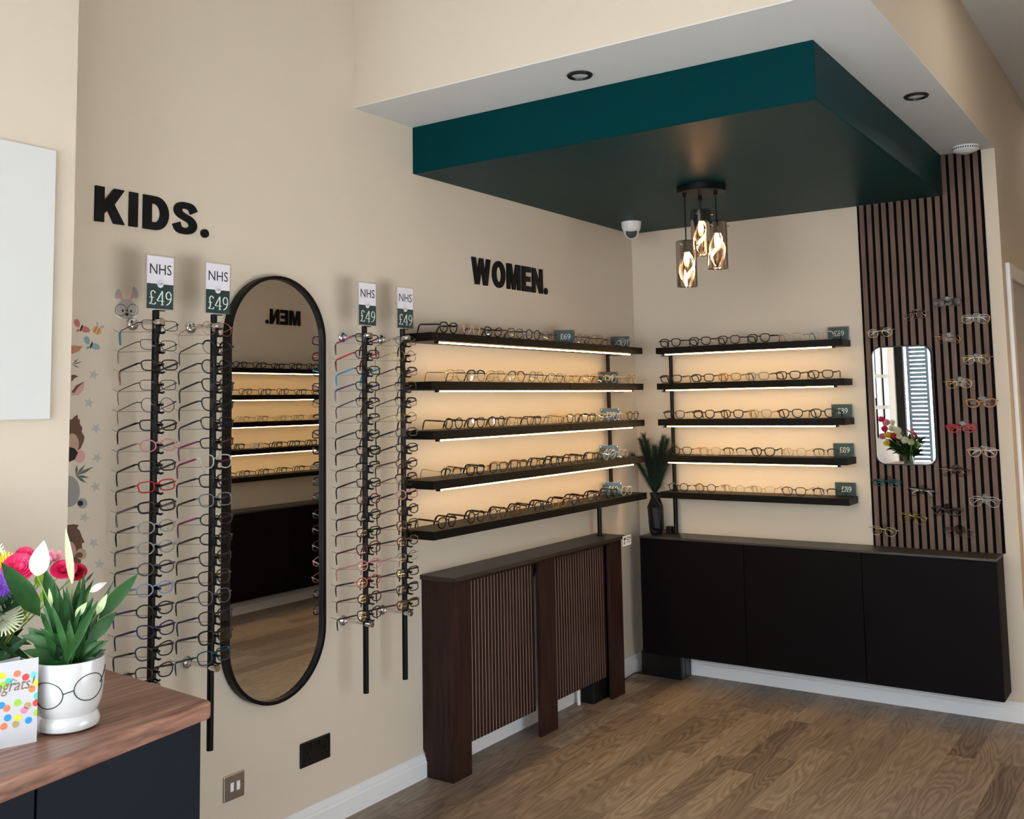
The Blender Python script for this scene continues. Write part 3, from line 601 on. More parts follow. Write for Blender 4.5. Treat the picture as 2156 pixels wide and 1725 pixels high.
# ================================================================== lettering
wordsign('KIDS.', .108, 'black KIDS. lettering high on the left wall', (0, -3.488, 2.075), lambda a, b, d: (d, a, b), 1.06, gap=.18)
wordsign('WOMEN.', .124, 'black WOMEN. lettering above the lit left shelves', (0, -1.592, 2.052), lambda a, b, d: (d, a, b), .93, gap=.13)
wordsign('MEN.', .118, 'black MEN. lettering seen reversed in the oval mirror', (XR, .412, 2.150), lambda a, b, d: (-d, -a, b), .99, gap=.12)
# ================================================================== oval mirror
def stadium(w, h, n=28):
    r = w/2; c = h/2-r; return [(r*math.cos(PI*i/n), c+r*math.sin(PI*i/n)) for i in range(n+1)]+[(-r*math.cos(PI*i/n), -c-r*math.sin(PI*i/n)) for i in range(n+1)]
ym, zm = -2.776, 1.233
om = thing('oval_mirror', 'tall black framed pill-shaped mirror on the left wall', 'mirror', (0, ym, zm))
W_, H_ = .452, 1.478
so_, si_ = stadium(W_, H_), stadium(W_-.024, H_-.024); n = len(so_)
fmb = MB(); fmb.add([(0, a, b) for a, b in so_]+[(.034, a, b) for a, b in so_]+[(.034, a, b) for a, b in si_]+[(.010, a, b) for a, b in si_],
    [(j*n+i, j*n+(i+1) % n, (j+1)*n+(i+1) % n, (j+1)*n+i) for j in range(3) for i in range(n)])
fmb.build('mirror_frame', BLACKM, om)
MB().add([(.021, a, b) for a, b in si_], [tuple(range(n))]).build('mirror_glass', MIRROR, om)
# ================================================================== wall plates
sw = thing('fused_switch', 'square chrome fused spur switch low on the left wall', 'switch', (0, -2.943, .227))
MB().box(0, .006, -.043, .043, 0, .082).build('plate', BRUSH, sw, bevel=.003)
MB().box(.006, .0085, -.018, -.004, .028, .056).build('fuse_carrier', WPLA, sw, bevel=.001)
MB().box(.006, .011, .006, .020, .028, .056).build('rocker', WPLA, sw, bevel=.001)
for s_ in (-1, 1): MB().cyl((.006, s_*.031, .041), (.0075, s_*.031, .041), .0035, 12).build('screw', CHROME, sw)
so = thing('double_socket', 'black double power socket low on the left wall', 'socket', (0, -2.575, .233))
MB().box(0, .007, -.074, .074, 0, .086).build('plate', BPLA, so, bevel=.004)
for s_ in (-1, 1):
    MB().box(.007, .0105, s_*.022-.006, s_*.022+.006, .058, .076).build('rocker', BPLA, so, bevel=.001)
    MB().box(.0070, .0074, s_*.042-.003, s_*.042+.003, .040, .050).box(.0070, .0074, s_*.042-.014, s_*.042-.008, .022, .028).box(.0070, .0074, s_*.042+.008, s_*.042+.014, .022, .028).build('pin_hole', FELT, so)
# ================================================================== wall stickers
def sticker_col(n, c): return mat('sticker_'+n, c, .7, spec=.2)
PX = .0006
def spoly(px, m, parent, lift, name):
    me = MB().add([Vector((lift, onx(u, v).y, onx(u, v).z)) for u, v in px], [tuple(range(len(px)))]); return me.build(name, m, parent)
def ell(cu, cv, ru, rv, rot=0, n=24, taper=0):
    out = []
    for k in range(n):
        t = 2*PI*k/n; a, b = ru*math.cos(t), rv*math.sin(t)*(1+taper*math.cos(t)); c, s = math.cos(rot), math.sin(rot); out.append((cu+a*c-b*s, cv+a*s+b*c))
    return out
def stick(label, cu, cv, cat='sticker', group=None): 
    p = onx(cu, cv); return thing('wall_sticker', label, cat, (0, 0, 0), 0, group)
SG = sticker_col('rabbit_grey', (.40, .37, .35)); SP = sticker_col('pink', (.62, .33, .32)); SK = sticker_col('ink', (.02, .02, .02)); SWT = sticker_col('white', (.8, .78, .75))
st = stick('grey rabbit face sticker wearing round glasses, left wall', 266, 650)
spoly(ell(248, 619, 11, 6, 1.75, taper=.2), SG, st, .0004, 'ear'); spoly(ell(284, 616, 13, 6, 1.35, taper=.2), SG, st, .0004, 'ear')
spoly([(250, 622), (254, 612), (259, 632), (254, 632)], SP, st, .0008, 'inner_ear'); spoly([(273, 632), (279, 612), (283, 622), (277, 632)], SP, st, .0008, 'inner_ear')
spoly(ell(266, 651, 21, 21), SG, st, .0006, 'head'); spoly(ell(266, 664, 22, 8), SWT, st, .0005, 'muzzle')
for cu in (254, 279):
    e_ = [onx(u, v) for u, v in ell(cu, 653, 11.5, 12)]; MB().tube([(.0014, p.y, p.z) for p in e_], .0007, 4, closed=True).build('glasses_ring', SK, st)
spoly(ell(258, 654.5, 2, 2.8, n=12), SK, st, .0012, 'eye'); spoly(ell(275.5, 655.5, 2, 2.8, n=12), SK, st, .0012, 'eye'); spoly(ell(266.5, 662.5, 3.2, 3.2, n=14), SK, st, .0012, 'nose')
spoly([(264, 653), (269, 653), (269, 655), (264, 655)], SK, st, .0012, 'glasses_bridge')
def bfly(cu, cv, m, label):
    st = stick(label, cu, cv); spoly(ell(cu-9, cv-9, 9, 6, 1.2, taper=-.2), m, st, .0005, 'wing'); spoly(ell(cu+9, cv+4, 10, 6.5, .35, taper=-.2), m, st, .0005, 'wing'); spoly(ell(cu-7, cv+6, 4, 2.5, 2.4), m, st, .0005, 'wing')
    spoly(ell(cu, cv+1, 2, 8, .35, n=10), SK, st, .0008, 'body')
bfly(171, 690, sticker_col('red_wing', (.50, .16, .14)), 'small red butterfly sticker beside the left pier edge'); bfly(192, 726, sticker_col('teal_wing', (.22, .36, .36)), 'small teal butterfly sticker below the bee sticker')
st = stick('small orange striped bee sticker left of the rabbit', 204, 692); OB = sticker_col('bee', (.62, .40, .20)); OD = sticker_col('bee_stripe', (.40, .20, .07))
spoly(ell(204, 696, 11, 8.5, .5), OB, st, .0004, 'body'); spoly(ell(201, 693.5, 2.2, 8.5, .5, n=12), OD, st, .0007, 'stripe'); spoly(ell(207, 698, 2.0, 8, .5, n=12), OD, st, .0007, 'stripe')
spoly(ell(205, 682, 4, 2.6, 1.2, n=12), SG, st, .0003, 'wing'); spoly(ell(215, 688, 5, 3, -.4, n=12), SG, st, .0003, 'wing')
STAR = sticker_col('star', (.44, .435, .38)); SO = ['level with third glasses', 'level with the fourth and fifth glasses', 'level with the sixth glasses', 'beside brown lion ear', 'right of the leafy sprig', 'lower left, above the monkey', 'right of the monkey ear', 'lowest, right of the pink flowers']
for i, (u, v) in enumerate(((197, 789), (187, 848), (202, 902), (204, 964), (201, 1025), (177, 1090), (197, 1144), (209, 1188))):
    st = stick('pale grey star sticker %s' % SO[i], u, v, group='grey star stickers')
    rot = [.3, .2, .6, .5, 1, .4, .7, .1][i]
    spoly([(u+(12 if k % 2 == 0 else 5.2)*math.sin(rot+k*PI/5), v-(12.5 if k % 2 == 0 else 5.4)*math.cos(rot+k*PI/5)) for k in range(10)], STAR, st, .0004, 'star')
BR = sticker_col('brown_fur', (.13, .07, .045)); BRL = sticker_col('light_brown', (.45, .30, .22)); GF = sticker_col('leaf_grey', (.12, .13, .11)); LF = sticker_col('orange_leaf', (.45, .22, .12)); GYH = sticker_col('grey_hide', (.30, .28, .28))
st = stick('orange leaf sticker poking out beside the pier', 158, 735); spoly([(140, 728), (155, 728), (174, 729), (166, 740), (150, 746), (140, 745)], LF, st, .0004, 'leaf')
def fronds(cu, cv, label, m, ls):
    st = stick(label, cu, cv)
    for (du, dv, w_) in ls:
        l = math.hypot(du, dv); nx, ny = -dv/l*w_, du/l*w_; spoly([(cu, cv), (cu+du*.5+nx, cv+dv*.5+ny), (cu+du, cv+dv), (cu+du*.5-nx, cv+dv*.5-ny)], m, st, .0005, 'leaf')
fronds(152, 768, 'thin grey grass sticker below the orange leaf', GF, [(14, -14, 1.5), (22, -7, 1.5), (16, 7, 1.5)])
fronds(160, 1002, 'dark leafy sprig sticker between the lion and hippo', GF, [(20, -24, 3), (37, -19, 3.5), (28, 4, 3), (22, 16, 3), (2, -24, 3)])
fronds(176, 1230, 'grey leaf sticker behind the flower bouquet', GF, [(22, -26, 3)])
st = stick('pink and brown giraffe ear sticker at the pier', 165, 822); spoly([(150, 828), (162, 812), (178, 804), (176, 820), (166, 832), (150, 834)], SP, st, .0004, 'inner_ear'); spoly([(150, 826), (160, 812), (178, 803), (164, 816), (156, 828)], BR, st, .0007, 'ear_edge'); spoly([(150, 790), (156, 789), (165, 793), (158, 796), (150, 804)], BR, st, .0007, 'horn')
st = stick('brown lion face sticker with pink ear, half behind pier', 160, 920)
spoly([(140, 880), (150, 884), (156, 878), (163, 873), (164, 884), (168, 882), (168, 893), (173, 900), (172, 910), (178, 920), (176, 930), (170, 944), (160, 952), (140, 955)], BR, st, .0004, 'mane')
spoly(ell(152, 935, 14, 22), BRL, st, .0006, 'face'); spoly(ell(167, 961, 12, 14), SP, st, .0008, 'ear'); spoly([(140, 940), (156, 944), (164, 953), (157, 968), (140, 975)], SK, st, .0010, 'glasses')
st = stick('grey hippo face sticker with round ear at pier', 155, 1040); spoly(ell(145, 1035, 23, 33), GYH, st, .0004, 'head'); spoly(ell(173, 1060, 11, 11), GYH, st, .0006, 'ear'); spoly(ell(169, 1060, 6, 6, n=14), SK, st, .0008, 'inner_ear')
st = stick('brown monkey sticker with big ear above pink flowers', 160, 1150)
spoly([(140, 1106), (155, 1104), (166, 1106), (162, 1112), (168, 1118), (172, 1130), (178, 1142), (172, 1145), (174, 1160), (168, 1195), (140, 1200)], BR, st, .0004, 'head'); spoly(ell(171, 1167, 11, 12), BRL, st, .0006, 'ear'); spoly(ell(167, 1169, 7, 6, n=14), BR, st, .0008, 'inner_ear'); spoly(ell(146, 1160, 14, 20), BRL, st, .0006, 'face')
# board and framed sheets on the pier
tag(recentre(MB().box(.33, .345, -3.985, -3.818, 1.488, 2.170).build('canvas_board', mat('white_canvas', (.62, .62, .615), .7), bevel=.002)), 'plain white canvas board hung on the pier, far left', 'board')
for c_, y0 in enumerate((-4.18, -4.43)):
    for r_, (z0, z1) in enumerate(((1.70, 1.95), (1.42, 1.67), (1.14, 1.39))):
        o = thing('framed_sheet', 'black framed paper sheet in the small mirror, %s row, %s column' % (['top', 'middle', 'bottom'][r_], ['left', 'right'][c_]), 'framed notice', (.33, y0+.08, z0), 0, 'framed sheets on the pier')
        MB().box(0, .012, -.08, .08, 0, z1-z0).build('frame', BPLA, o); MB().box(.012, .0125, -.07, .07, .01, z1-z0-.01).build('sheet', PAPER, o)
# ================================================================== slatted panel
sp = thing('slatted_panel', 'tall walnut slatted wall panel on black felt beside the corner shelves', 'wall panel', (1.31, -.002, .762))
X0, X1 = 0, .60; XS = 1.73-1.31
ZTOP1, ZTOP2 = ZT-.762, ZB-.762
MB().box(X0, XS, -.006, 0, 0, ZTOP1-.001).box(XS, X1, -.006, 0, 0, ZTOP2-.001).build('felt_backing', FELT, sp)
NS = 16; pit = (X1-.012)/NS
for i in range(NS):
    a = .014+i*pit; b = a+pit*.60; zt = ZTOP1 if a < XS-.005 else ZTOP2
    if a < XS-.005 < b: b = min(b, XS-.001)
    MB().box(a, b, -.019, -.006, .0005, zt-.0015).build('slat', SLAT, sp)
# small mirror
mr = thing('small_mirror', 'small rounded rectangular mirror on the slatted panel', 'mirror', (1.494, -.021, 1.165))
def rrect(w, h, r, n=8):
    out = []
    for cx, cy, a0 in ((w/2-r, h/2-r, 0), (-w/2+r, h/2-r, 90), (-w/2+r, -h/2+r, 180), (w/2-r, -h/2+r, 270)): out += arc(cx, cy, r, r, a0, a0+90, n)
    return out
oo, ii = rrect(.288, .590, .048), rrect(.276, .578, .042); n = len(oo)
MB().add([(a, 0, b+.295) for a, b in oo]+[(a, -.016, b+.295) for a, b in oo]+[(a, -.016, b+.295) for a, b in ii]+[(a, -.010, b+.295) for a, b in ii], [(j*n+i, j*n+(i+1) % n, (j+1)*n+(i+1) % n, (j+1)*n+i) for j in range(3) for i in range(n)]).build('mirror_frame', BPLA, mr)
MB().add([(a, -.011, b+.295) for a, b in ii], [tuple(range(n))[::-1]]).build('mirror_glass', mat('mirror_bright', (.93, .93, .93), 0, 1), mr)
# glasses on pegs
SPOS = [(1.727, 1.953), (1.577, 1.9), (1.851, 1.864), (1.408, 1.823), (1.723, 1.776), (1.844, 1.672), (1.761, 1.56), (1.854, 1.465), (1.759, 1.347), (1.847, 1.234), (1.719, 1.14), (1.4, 1.079), (1.563, 1.038), (1.842, 1.004), (1.674, 0.952), (1.516, 0.911), (1.374, 0.841), (1.718, 0.854)]
SGL = [('cat', 'mid', D, D, 'dark brown cat-eye glasses, highest on the slatted panel'), ('round', 'metal', 'rose gold', 'silver', 'rose gold round glasses upper middle of the slatted panel'), ('panto', 'metal', 'gold', 'silver', 'gold rounded glasses on the slats, just below the highest pair to the right'),
 ('round', 'metal', 'gold', 'silver', 'gold round glasses above left of the small mirror'), ('round', 'metal', 'rose gold', 'gold', 'rose gold round glasses above right of the small mirror'), ('round', 'metal', 'gold', 'gold', 'thin gold round glasses near right edge, above amber pair'), ('round', 'metal', 'yellow gold', 'gold', 'thin yellow gold round glasses right of the small mirror'),
 ('cat', 'thick', 'amber', 'dark red', 'amber cat-eye glasses right of the small mirror at slat edge'), ('cat', 'thick', 'red', 'red', 'bright red cat-eye glasses right of the small mirror'), ('panto', 'mid', 'rose gold', 'silver', 'rose gold glasses below right of the red pair'), ('panto', 'metal', 'brown', 'rose gold', 'brown glasses below right corner of the small mirror'),
 ('oval', 'mid', 'teal', 'teal', 'teal oval glasses below left of the small mirror'), ('square', 'half', B, 'silver', 'black browline glasses below middle of the small mirror'), ('aviator', 'metal', 'silver', 'clear', 'silver aviator glasses low at right edge of the slats'), ('cat', 'thick', B, B, 'thick black cat-eye glasses low on the slatted panel'),
 ('aviator', 'metal', 'yellow gold', 'yellow gold', 'yellow gold aviator glasses low on the slatted panel'), ('panto', 'metal', 'cream', 'gold', 'cream glasses lowest left on the slatted panel'), ('panto', 'metal', 'gunmetal', 'dark red', 'dark grey glasses over a white card, lowest right on slats')]
for i, (x, z) in enumerate(SPOS):
    shp, wt, c1, c2, lab = SGL[i]; zb_ = SH[shp][1]*.18
    h_ = thing('peg_holder', 'clear disc peg behind the '+lab.split(',')[0], 'holder', (x, -.021, z), 0, 'clear peg holders on the slatted panel')
    MB().lathe([(0, -.004), (.022, -.004), (.024, -.002), (.024, 0), (0, 0)], (0, 0, .010), 24, 'y').build('disc', CLEAR, h_)
    MB().cyl((0, -.004, zb_-.004), (0, -.044, zb_-.002), .0032, 10).build('peg', BPLA if i % 3 == 0 else CLEAR, h_)
    glasses(shp, wt, c1, c2, lab, 'glasses on the slatted panel', (x, -.060, z), math.radians([6, -14, 3, 10, -10, 2, 0, 3, 0, 2, -2, 4, -6, 3, 0, -8, 3, -3][i]), math.radians(4), True, math.radians([0, -6, 2, -4, 4, 0, 0, 0, 0, 0, 2, 2, 4, 2, 3, 5, 4, 2][i]), lens=LENS)
# ================================================================== wall cabinets
XC = .0984; ZCB, ZCT = .1316, .762
CL = ['black wall cabinet in the corner under the plume vase', 'middle black wall cabinet below the lit back shelves', 'black wall cabinet below the slatted panel']
for i in range(3):
    c = thing('wall_cabinet', CL[i], 'cabinet', (XC+.6*i, 0, ZCB), 0, 'row of black wall cabinets')
    MB().box(.0005, .5995, -.184, 0, 0, ZCT-ZCB-.012).build('body', CABB, c)
    MB().box(.0015, .5985, -.2005, -.1855, .0015, ZCT-ZCB-.0135).build('door', CABB, c, bevel=.001)
tag(recentre(MB().box(XC-.001, XC+1.801, -.203, 0, ZCT-.0115, ZCT).build('cabinet_top', mat('dark_top_laminate', (.035, .030, .028), .4), bevel=.001)), 'long dark top board lying over the three wall cabinets', 'worktop')
# men's side cabinets, seen in the mirror
for i in range(4):
    c = thing('wall_cabinet', 'black men\'s side wall cabinet in oval mirror, number %s from the window' % ['one', 'two', 'three', 'four'][i], 'cabinet', (XR, -1.05+.6*i, ZCB), 0, 'black cabinets on the men\'s wall')
    MB().box(-.184, 0, .0005, .5995, 0, ZCT-ZCB-.012).build('body', CABB, c); MB().box(-.2005, -.1855, .0015, .5985, .0015, ZCT-ZCB-.0135).build('door', CABB, c, bevel=.001)
tag(recentre(MB().box(XR-.203, XR, -1.05, 1.35, ZCT-.0115, ZCT).build('cabinet_top', MAT['dark_top_laminate'])), 'dark top board over the men\'s side cabinets, in the mirror', 'worktop')
# black box and cable under the corner cabinet
bx = thing('black_box_unit', 'black box standing on the floor under the corner cabinet', 'box', (.19, -.10, 0))
MB().box(-.125, .115, -.055, .07, 0, .128).build('case', BPLA, bx, bevel=.004); MB().box(.1155, .117, -.045, -.02, .006, .122).box(.1155, .117, 0, .045, .006, .122).build('side_strip', mat('dark_grey_metal', (.05, .06, .07), .3, .5), bx)
tag(recentre(MB().tube([(.10, -.62, .012), (.09, -.5, .006), (.05, -.36, .004), (.04, -.25, .010), (.045, -.2, .016), (.07, -.155, .008), (.09, -.12, .004), (.11, -.10, .004)], .0028, 6).build('floor_cable', BPLA)), 'black cable on the floor between radiator cover and corner cabinet', 'cable')
tag(recentre(MB().tube([(.093, -.15, .30), (.080, -.15, .285), (.078, -.15, .265), (.086, -.15, .245), (.093, -.15, .24)], .0018, 6).build('side_cable', BPLA)), 'small loop of black cable at left side of the corner cabinet', 'cable')
# adapter and light strip box at the pole foot
ad = thing('power_adapter', 'small black power adapter at foot of the back shelf pole', 'adapter', (.222, -.055, .762))
MB().box(-.022, .010, -.02, .016, 0, .042).build('case', BPLA, ad, bevel=.002); MB().tube([(-.02, 0, .018), (-.06, .005, .016), (-.09, .01, .012)], .003, 6).build('lead', BPLA, ad)
# vase with plumes
vz = thing('faceted_vase', 'black faceted vase standing on the corner cabinet', 'vase', (.150, -.094, .762))
VP = [(.030, 0), (.036, .010), (.044, .035), (.047, .150), (.028, .195), (.031, .228)]
vb_ = MB(); nv = 10
for j, (r_, z_) in enumerate(VP):
    for k in range(nv): t = 2*PI*(k+.5*(j % 2))/nv; rr = r_*(1 if k % 2 else .9); vb_.v.append((rr*math.cos(t), rr*math.sin(t), z_))
for j in range(len(VP)-1):
    for k in range(nv): vb_.f += [(j*nv+k, j*nv+(k+1) % nv, (j+1)*nv+k), (j*nv+(k+1) % nv, (j+1)*nv+(k+1) % nv, (j+1)*nv+k)]; vb_.sm += [False, False]
vb_.f.append(tuple(range(nv))[::-1]); vb_.sm.append(False)
vb_.build('vase_body', mat('matt_black_ceramic', (.006, .006, .007), .4, spec=.2), vz)
pl = thing('plume_grass', 'dark green artificial plume grass standing in the black vase', 'plant', (.150, -.094, .97))
GRN = mat('plume_green', (.014, .045, .030), .85); rg = random.Random(5)
TIPS = [(-.085, .012, .30), (-.045, -.03, .335), (0, .02, .25), (.06, -.02, .29), (.10, -.035, .31), (-.105, -.04, .22), (.03, -.055, .27), (.13, -.03, .27), (-.06, .02, .26), (.085, .01, .24), (-.02, -.04, .30), (.05, .02, .32)]
for ti, (tx, ty, tz) in enumerate(TIPS):
    g = MB(); path = []
    for s in range(9):
        t = s/8; path.append(Vector((tx*t**1.2, ty*t**1.2, tz*t)))
    g.tube(path, [.0014*(1-.6*s/8) for s in range(9)], 5)
    for q in range(1100):
        t = .06+.94*rg.random()**.8; i = min(int(t*8), 7); p = path[i].lerp(path[i+1], t*8-i); d = (path[i+1]-path[i]).normalized()
        o_ = Vector((rg.gauss(0, 1), rg.gauss(0, 1), rg.gauss(0, .4))).normalized(); ln = rg.uniform(.045, .085)*(1-.35*t)
        e1 = p+(d*.80+o_*.5).normalized()*ln*.6; e2 = p+(d*.66+o_*.66).normalized()*ln
        s_ = d.cross(o_).normalized()*.0006
        g.add([p-s_, p+s_, e1+s_*.8, e1-s_*.8, e2], [(0, 1, 2, 3), (3, 2, 4)])
    g.build('plume', GRN, pl)
# ================================================================== radiator cover
RY0, RY1, RD, RZ = -1.967, -.520, .156, .806
rc = thing('radiator_cover', 'dark wooden slatted radiator cover below the lit shelves', 'radiator cover', (0, RY0, 0))
YL = RY1-RY0
MB().box(0, .180, -.012, YL+.012, RZ-.018, RZ).build('top_board', WENGET, rc, bevel=.002)
MB().prism([(0, .11), (.012, .095), (.012, 0), (RD-.018, 0), (RD-.018, RZ-.019), (0, RZ-.019)], 1, 0, .018).build('side_panel', WENGE, rc)
MB().prism([(0, .11), (.012, .095), (.012, 0), (RD-.018, 0), (RD-.018, RZ-.019), (0, RZ-.019)], 1, YL-.018, YL).build('side_panel', WENGE, rc)
for a, b in ((0, .124), (.649, .790), (1.315, YL)): MB().box(RD-.018, RD, a, b, 0, RZ-.019).build('post', WENGE, rc, bevel=.001)
MB().box(RD-.018, RD-.002, .124, .649, .772, RZ-.019).box(RD-.018, RD-.002, .790, 1.315, .772, RZ-.019).build('top_rail', WENGE, rc)
PALE = mat('pale_slat_edge', (.46, .37, .31), .6)
for a, b in ((.124, .649), (.790, 1.315)):
    gp = MB().box(.122, .1262, a, b, .112, .772).build('grille_backing', PALE, rc); N_ = 22; pt = (b-a)/N_
    gs = MB()
    for i in range(N_): gs.box(.1262, .1268, a+i*pt+.0036, a+(i+1)*pt, .112, .770)
    gs.build('grille_slats', WENGE, rc)
rad = thing('radiator', 'white radiator hidden behind the slatted cover', 'radiator', (0, RY0+.72, 0))
MB().box(.035, .095, -.55, .40, .16, .70).build('radiator_panel', GLOSSW, rad, bevel=.006); MB().cyl((.05, .437, 0), (.05, .437, .2), .0085, 12).cyl((.05, .437, .2), (.05, .40, .2), .0085, 12).build('valve_pipe', WPLA, rad)
b2 = thing('media_box', 'black box on the floor behind the right radiator cover foot', 'box', (.075, -.695, 0)); MB().box(-.035, .038, -.075, .095, 0, .105).build('case', BPLA, b2, bevel=.003)
# CCTV notice
cc = thing('cctv_notice', 'small white CCTV notice fixed to the right radiator cover corner', 'sign', (.182, -.5, .752))
MB().box(0, .002, -.052, .040, 0, .052).build('plate', WPLA, cc, bevel=.001); text('CCTV', .0225, 'lettering', INK, cc, (.0024, .010, .034), RX, .0001, sx=.85, offset=.0006); text('IN OPERATION', .0066, 'lettering', INK, cc, (.0024, .010, .017), RX, .0001, sx=.85)
ic = MB(); ic.add([(.0024, -.044, .040), (.0024, -.022, .044), (.0024, -.020, .034), (.0024, -.038, .028)], [(0, 1, 2, 3)]); ic.add([(.0024, -.034, .028), (.0024, -.028, .030), (.0024, -.032, .010), (.0024, -.044, .010), (.0024, -.044, .015), (.0024, -.037, .016)], [(0, 1, 2, 3, 4, 5)]); ic.build('camera_symbol', INK, cc)
# ================================================================== ceiling things
cv = thing('cctv_camera', 'white dome security camera under the teal box near corner', 'camera', (.185, -.356, ZT))
MB().lathe([(0, 0), (.055, 0), (.055, -.006), (.052, -.030), (.046, -.048), (.036, -.056), (0, -.058)], n=32).build('housing', WPLA, cv)
ex, ey = .30, -.45; dv = Vector((.62, -1.2, -.35)).normalized()
eb = MB(); c0 = Vector((0, 0, -.056))
pr_ = [(0.0, -.040), (.024, -.034), (.038, -.014), (.041, .002), (.038, .018), (.031, .026)]
def orient(mb, d, c):
    z = d; x = Vector((0, 0, 1)).cross(z).normalized(); y = z.cross(x); M_ = Matrix((x, y, z)).transposed(); mb.v = [tuple(M_ @ Vector(p)+c) for p in mb.v]; return mb
orient(MB().lathe(pr_, n=28), dv, c0).build('eyeball', WPLA, cv); orient(MB().lathe([(.030, .0262), (.027, .0300), (0, .0310)], n=28), dv, c0).build('lens_cover', BPLA, cv)
for x, y, lab in ((.93, -2.165, 'black rimmed recessed spotlight in the soffit in front of teal box'), (1.862, -1.13, 'black rimmed recessed spotlight in the soffit right of teal box')):
    d = thing('recessed_spotlight', lab, 'ceiling light', (x, y, ZB), 0, 'recessed spotlights in the soffit')
    MB().lathe([(.030, -.001), (.046, -.001), (.048, -.004), (.044, -.009), (.034, -.010), (.030, -.001)], n=36).build('bezel', mat('black_nickel', (.03, .03, .035), .2, .6), d)
    MB().lathe([(.031, -.004), (.022, -.006), (0, -.007)], n=30).build('glass', mat('spot_glass', (.62, .64, .66), .15, 0), d)
sk = thing('smoke_alarm', 'white round smoke alarm under the soffit by slatted panel', 'smoke alarm', (1.862, -.115, ZB))
MB().lathe([(0, 0), (.060, 0), (.062, -.006), (.060, -.016), (.050, -.024), (.030, -.029), (.028, -.032), (0, -.032)], n=40).build('housing', WPLA, sk)
vv_ = MB()
for k in range(36): t = 2*PI*k/36; vv_.add([(.0615*math.cos(t+q), .0615*math.sin(t+q), z_) for q, z_ in ((-.04, -.0085), (.04, -.0085), (.04, -.0155), (-.04, -.0155))], [(0, 1, 2, 3)])
vv_.build('vent_slots', FELT, sk)
# pendant
pd = thing('pendant_light', 'three smoked glass pendant cluster hanging from the teal box', 'pendant lamp', (.868, -.968, ZT))
MB().lathe([(0, 0), (.112, 0), (.112, -.028), (.110, -.030), (0, -.030)], n=48).build('ceiling_rose', BLACKM, pd)
for i, (u, vt, vb2, dy) in enumerate(((1446, 508, 604, -.055), (1476, 443, 538, .055), (1510, 467, 566, -.02))):
    c = on(u, (vt+vb2)/2, (0, -.968+dy, 0), (0, 1, 0)); zt_ = on(u, vt, (0, -.968+dy, 0), (0, 1, 0)).z-ZT; zb_ = on(u, vb2, (0, -.968+dy, 0), (0, 1, 0)).z-ZT
    x, y = c.x-.868, dy
    cord = MB().tube([(x, y, zt_+.004), (x, y, -.05), (x, y, -.030)], .0032, 8).cyl((x, y, -.030), (x, y, -.052), .009, 12).build('cord', BLACKM, pd)
    r_ = .0475
    sh_ = MB().lathe([(0.008, zt_), (r_-.003, zt_), (r_, zt_-.003), (r_, zb_), (r_-.002, zb_), (r_-.002, zt_-.004), (.008, zt_-.002)], (x, y, 0), 48).build('glass_shade', SMOKE, pd)
    for k in range(3):
        t = 2*PI*k/3+.5; MB().cyl((x+.047*math.cos(t), y+.047*math.sin(t), zt_-.020), (x+.057*math.cos(t), y+.057*math.sin(t), zt_-.020), .004, 10).build('thumb_screw', CHROME, sh_)
    MB().cyl((x, y, zt_+.004), (x, y, zt_-.052), .016, 20).build('lamp_holder', BLACKM, pd)
    MB().lathe([(0, -.052), (.008, -.054), (.011, -.066), (.013, -.085), (.010, -.102), (0, -.108)], (x, y, zt_), 20).build('bulb', BULB, pd)
    rb = MB(); rb_n = 26
    for q in range(rb_n+1):
        t = q/rb_n; zz_ = zt_-.045+(zb_+.012-zt_+.045)*t; an = -.6+i*.5+3.6*t; rr_ = .010+.026*math.sin(PI*t)**.8; wd = .004+.006*math.sin(PI*t)
        cx_, cy_ = x+rr_*math.cos(an), y+rr_*math.sin(an); rb.v += [(cx_-wd*math.sin(an), cy_+wd*math.cos(an), zz_), (cx_+wd*math.sin(an), cy_-wd*math.cos(an), zz_)]
    for q in range(rb_n): rb.f.append((2*q, 2*q+1, 2*q+3, 2*q+2)); rb.sm.append(True)
    rb.build('reflection_ribbon', mat('reflection_ribbon', (1, .9, .7), .4, emit=(1, .80, .52), es=38), pd)  # emissive band standing in for bright reflections in the inner glass
    # inner shaped glass sleeve
    inn = [(.012, zt_-.050), (.020, zt_-.070), (.034, zt_-.11), (.030, zt_-.15), (.022, zb_+.02), (.026, zb_+.004)]
    MB().lathe(inn, (x, y, 0), 32).build('inner_glass', glassy('inner_glass', (.92, .88, .82), .2) if i == 0 else MAT['inner_glass'], pd)
# ================================================================== counter
P1 = (.963, -3.815); P2 = (1.075, -4.60); P3 = (.331, -4.60); P0_ = (.331, -3.752)
TOPW = mat('walnut_worktop', (.25, .12, .08), .35); grain(TOPW, (.13, .055, .035), (.40, .20, .14), (26, 1.3, 26), 3, 8, lo=.30, hi=.72, bumpy=.06)
ct = thing('reception_counter', 'dark navy counter with wood grain top, bottom left', 'counter', (.5, -4.1, 0))
def rel(p): return (p[0]-.5, p[1]+4.1)
MB().prism([rel(p) for p in (P1, (.332, -3.757), P3, P2)][::-1], 2, .862, .900).build('worktop', TOPW, ct, bevel=.008, seg=3)
MB().prism([rel(p) for p in ((.9315, -3.835), (.335, -3.79), (.335, -4.60), (1.032, -4.60))][::-1], 2, 0, .861).build('carcass', NAVY, ct)
dn = Vector((P2[0]-P1[0], P2[1]-P1[1], 0)).normalized(); nn = Vector((-dn.y, dn.x, 0)); nn = nn if nn.x > 0 else -nn
def fpt(t, o): q = Vector((.9315, -3.835, 0))+Vector((1.032-.9315, -4.60+3.835, 0)).normalized()*t+nn*o; return rel((q.x, q.y))
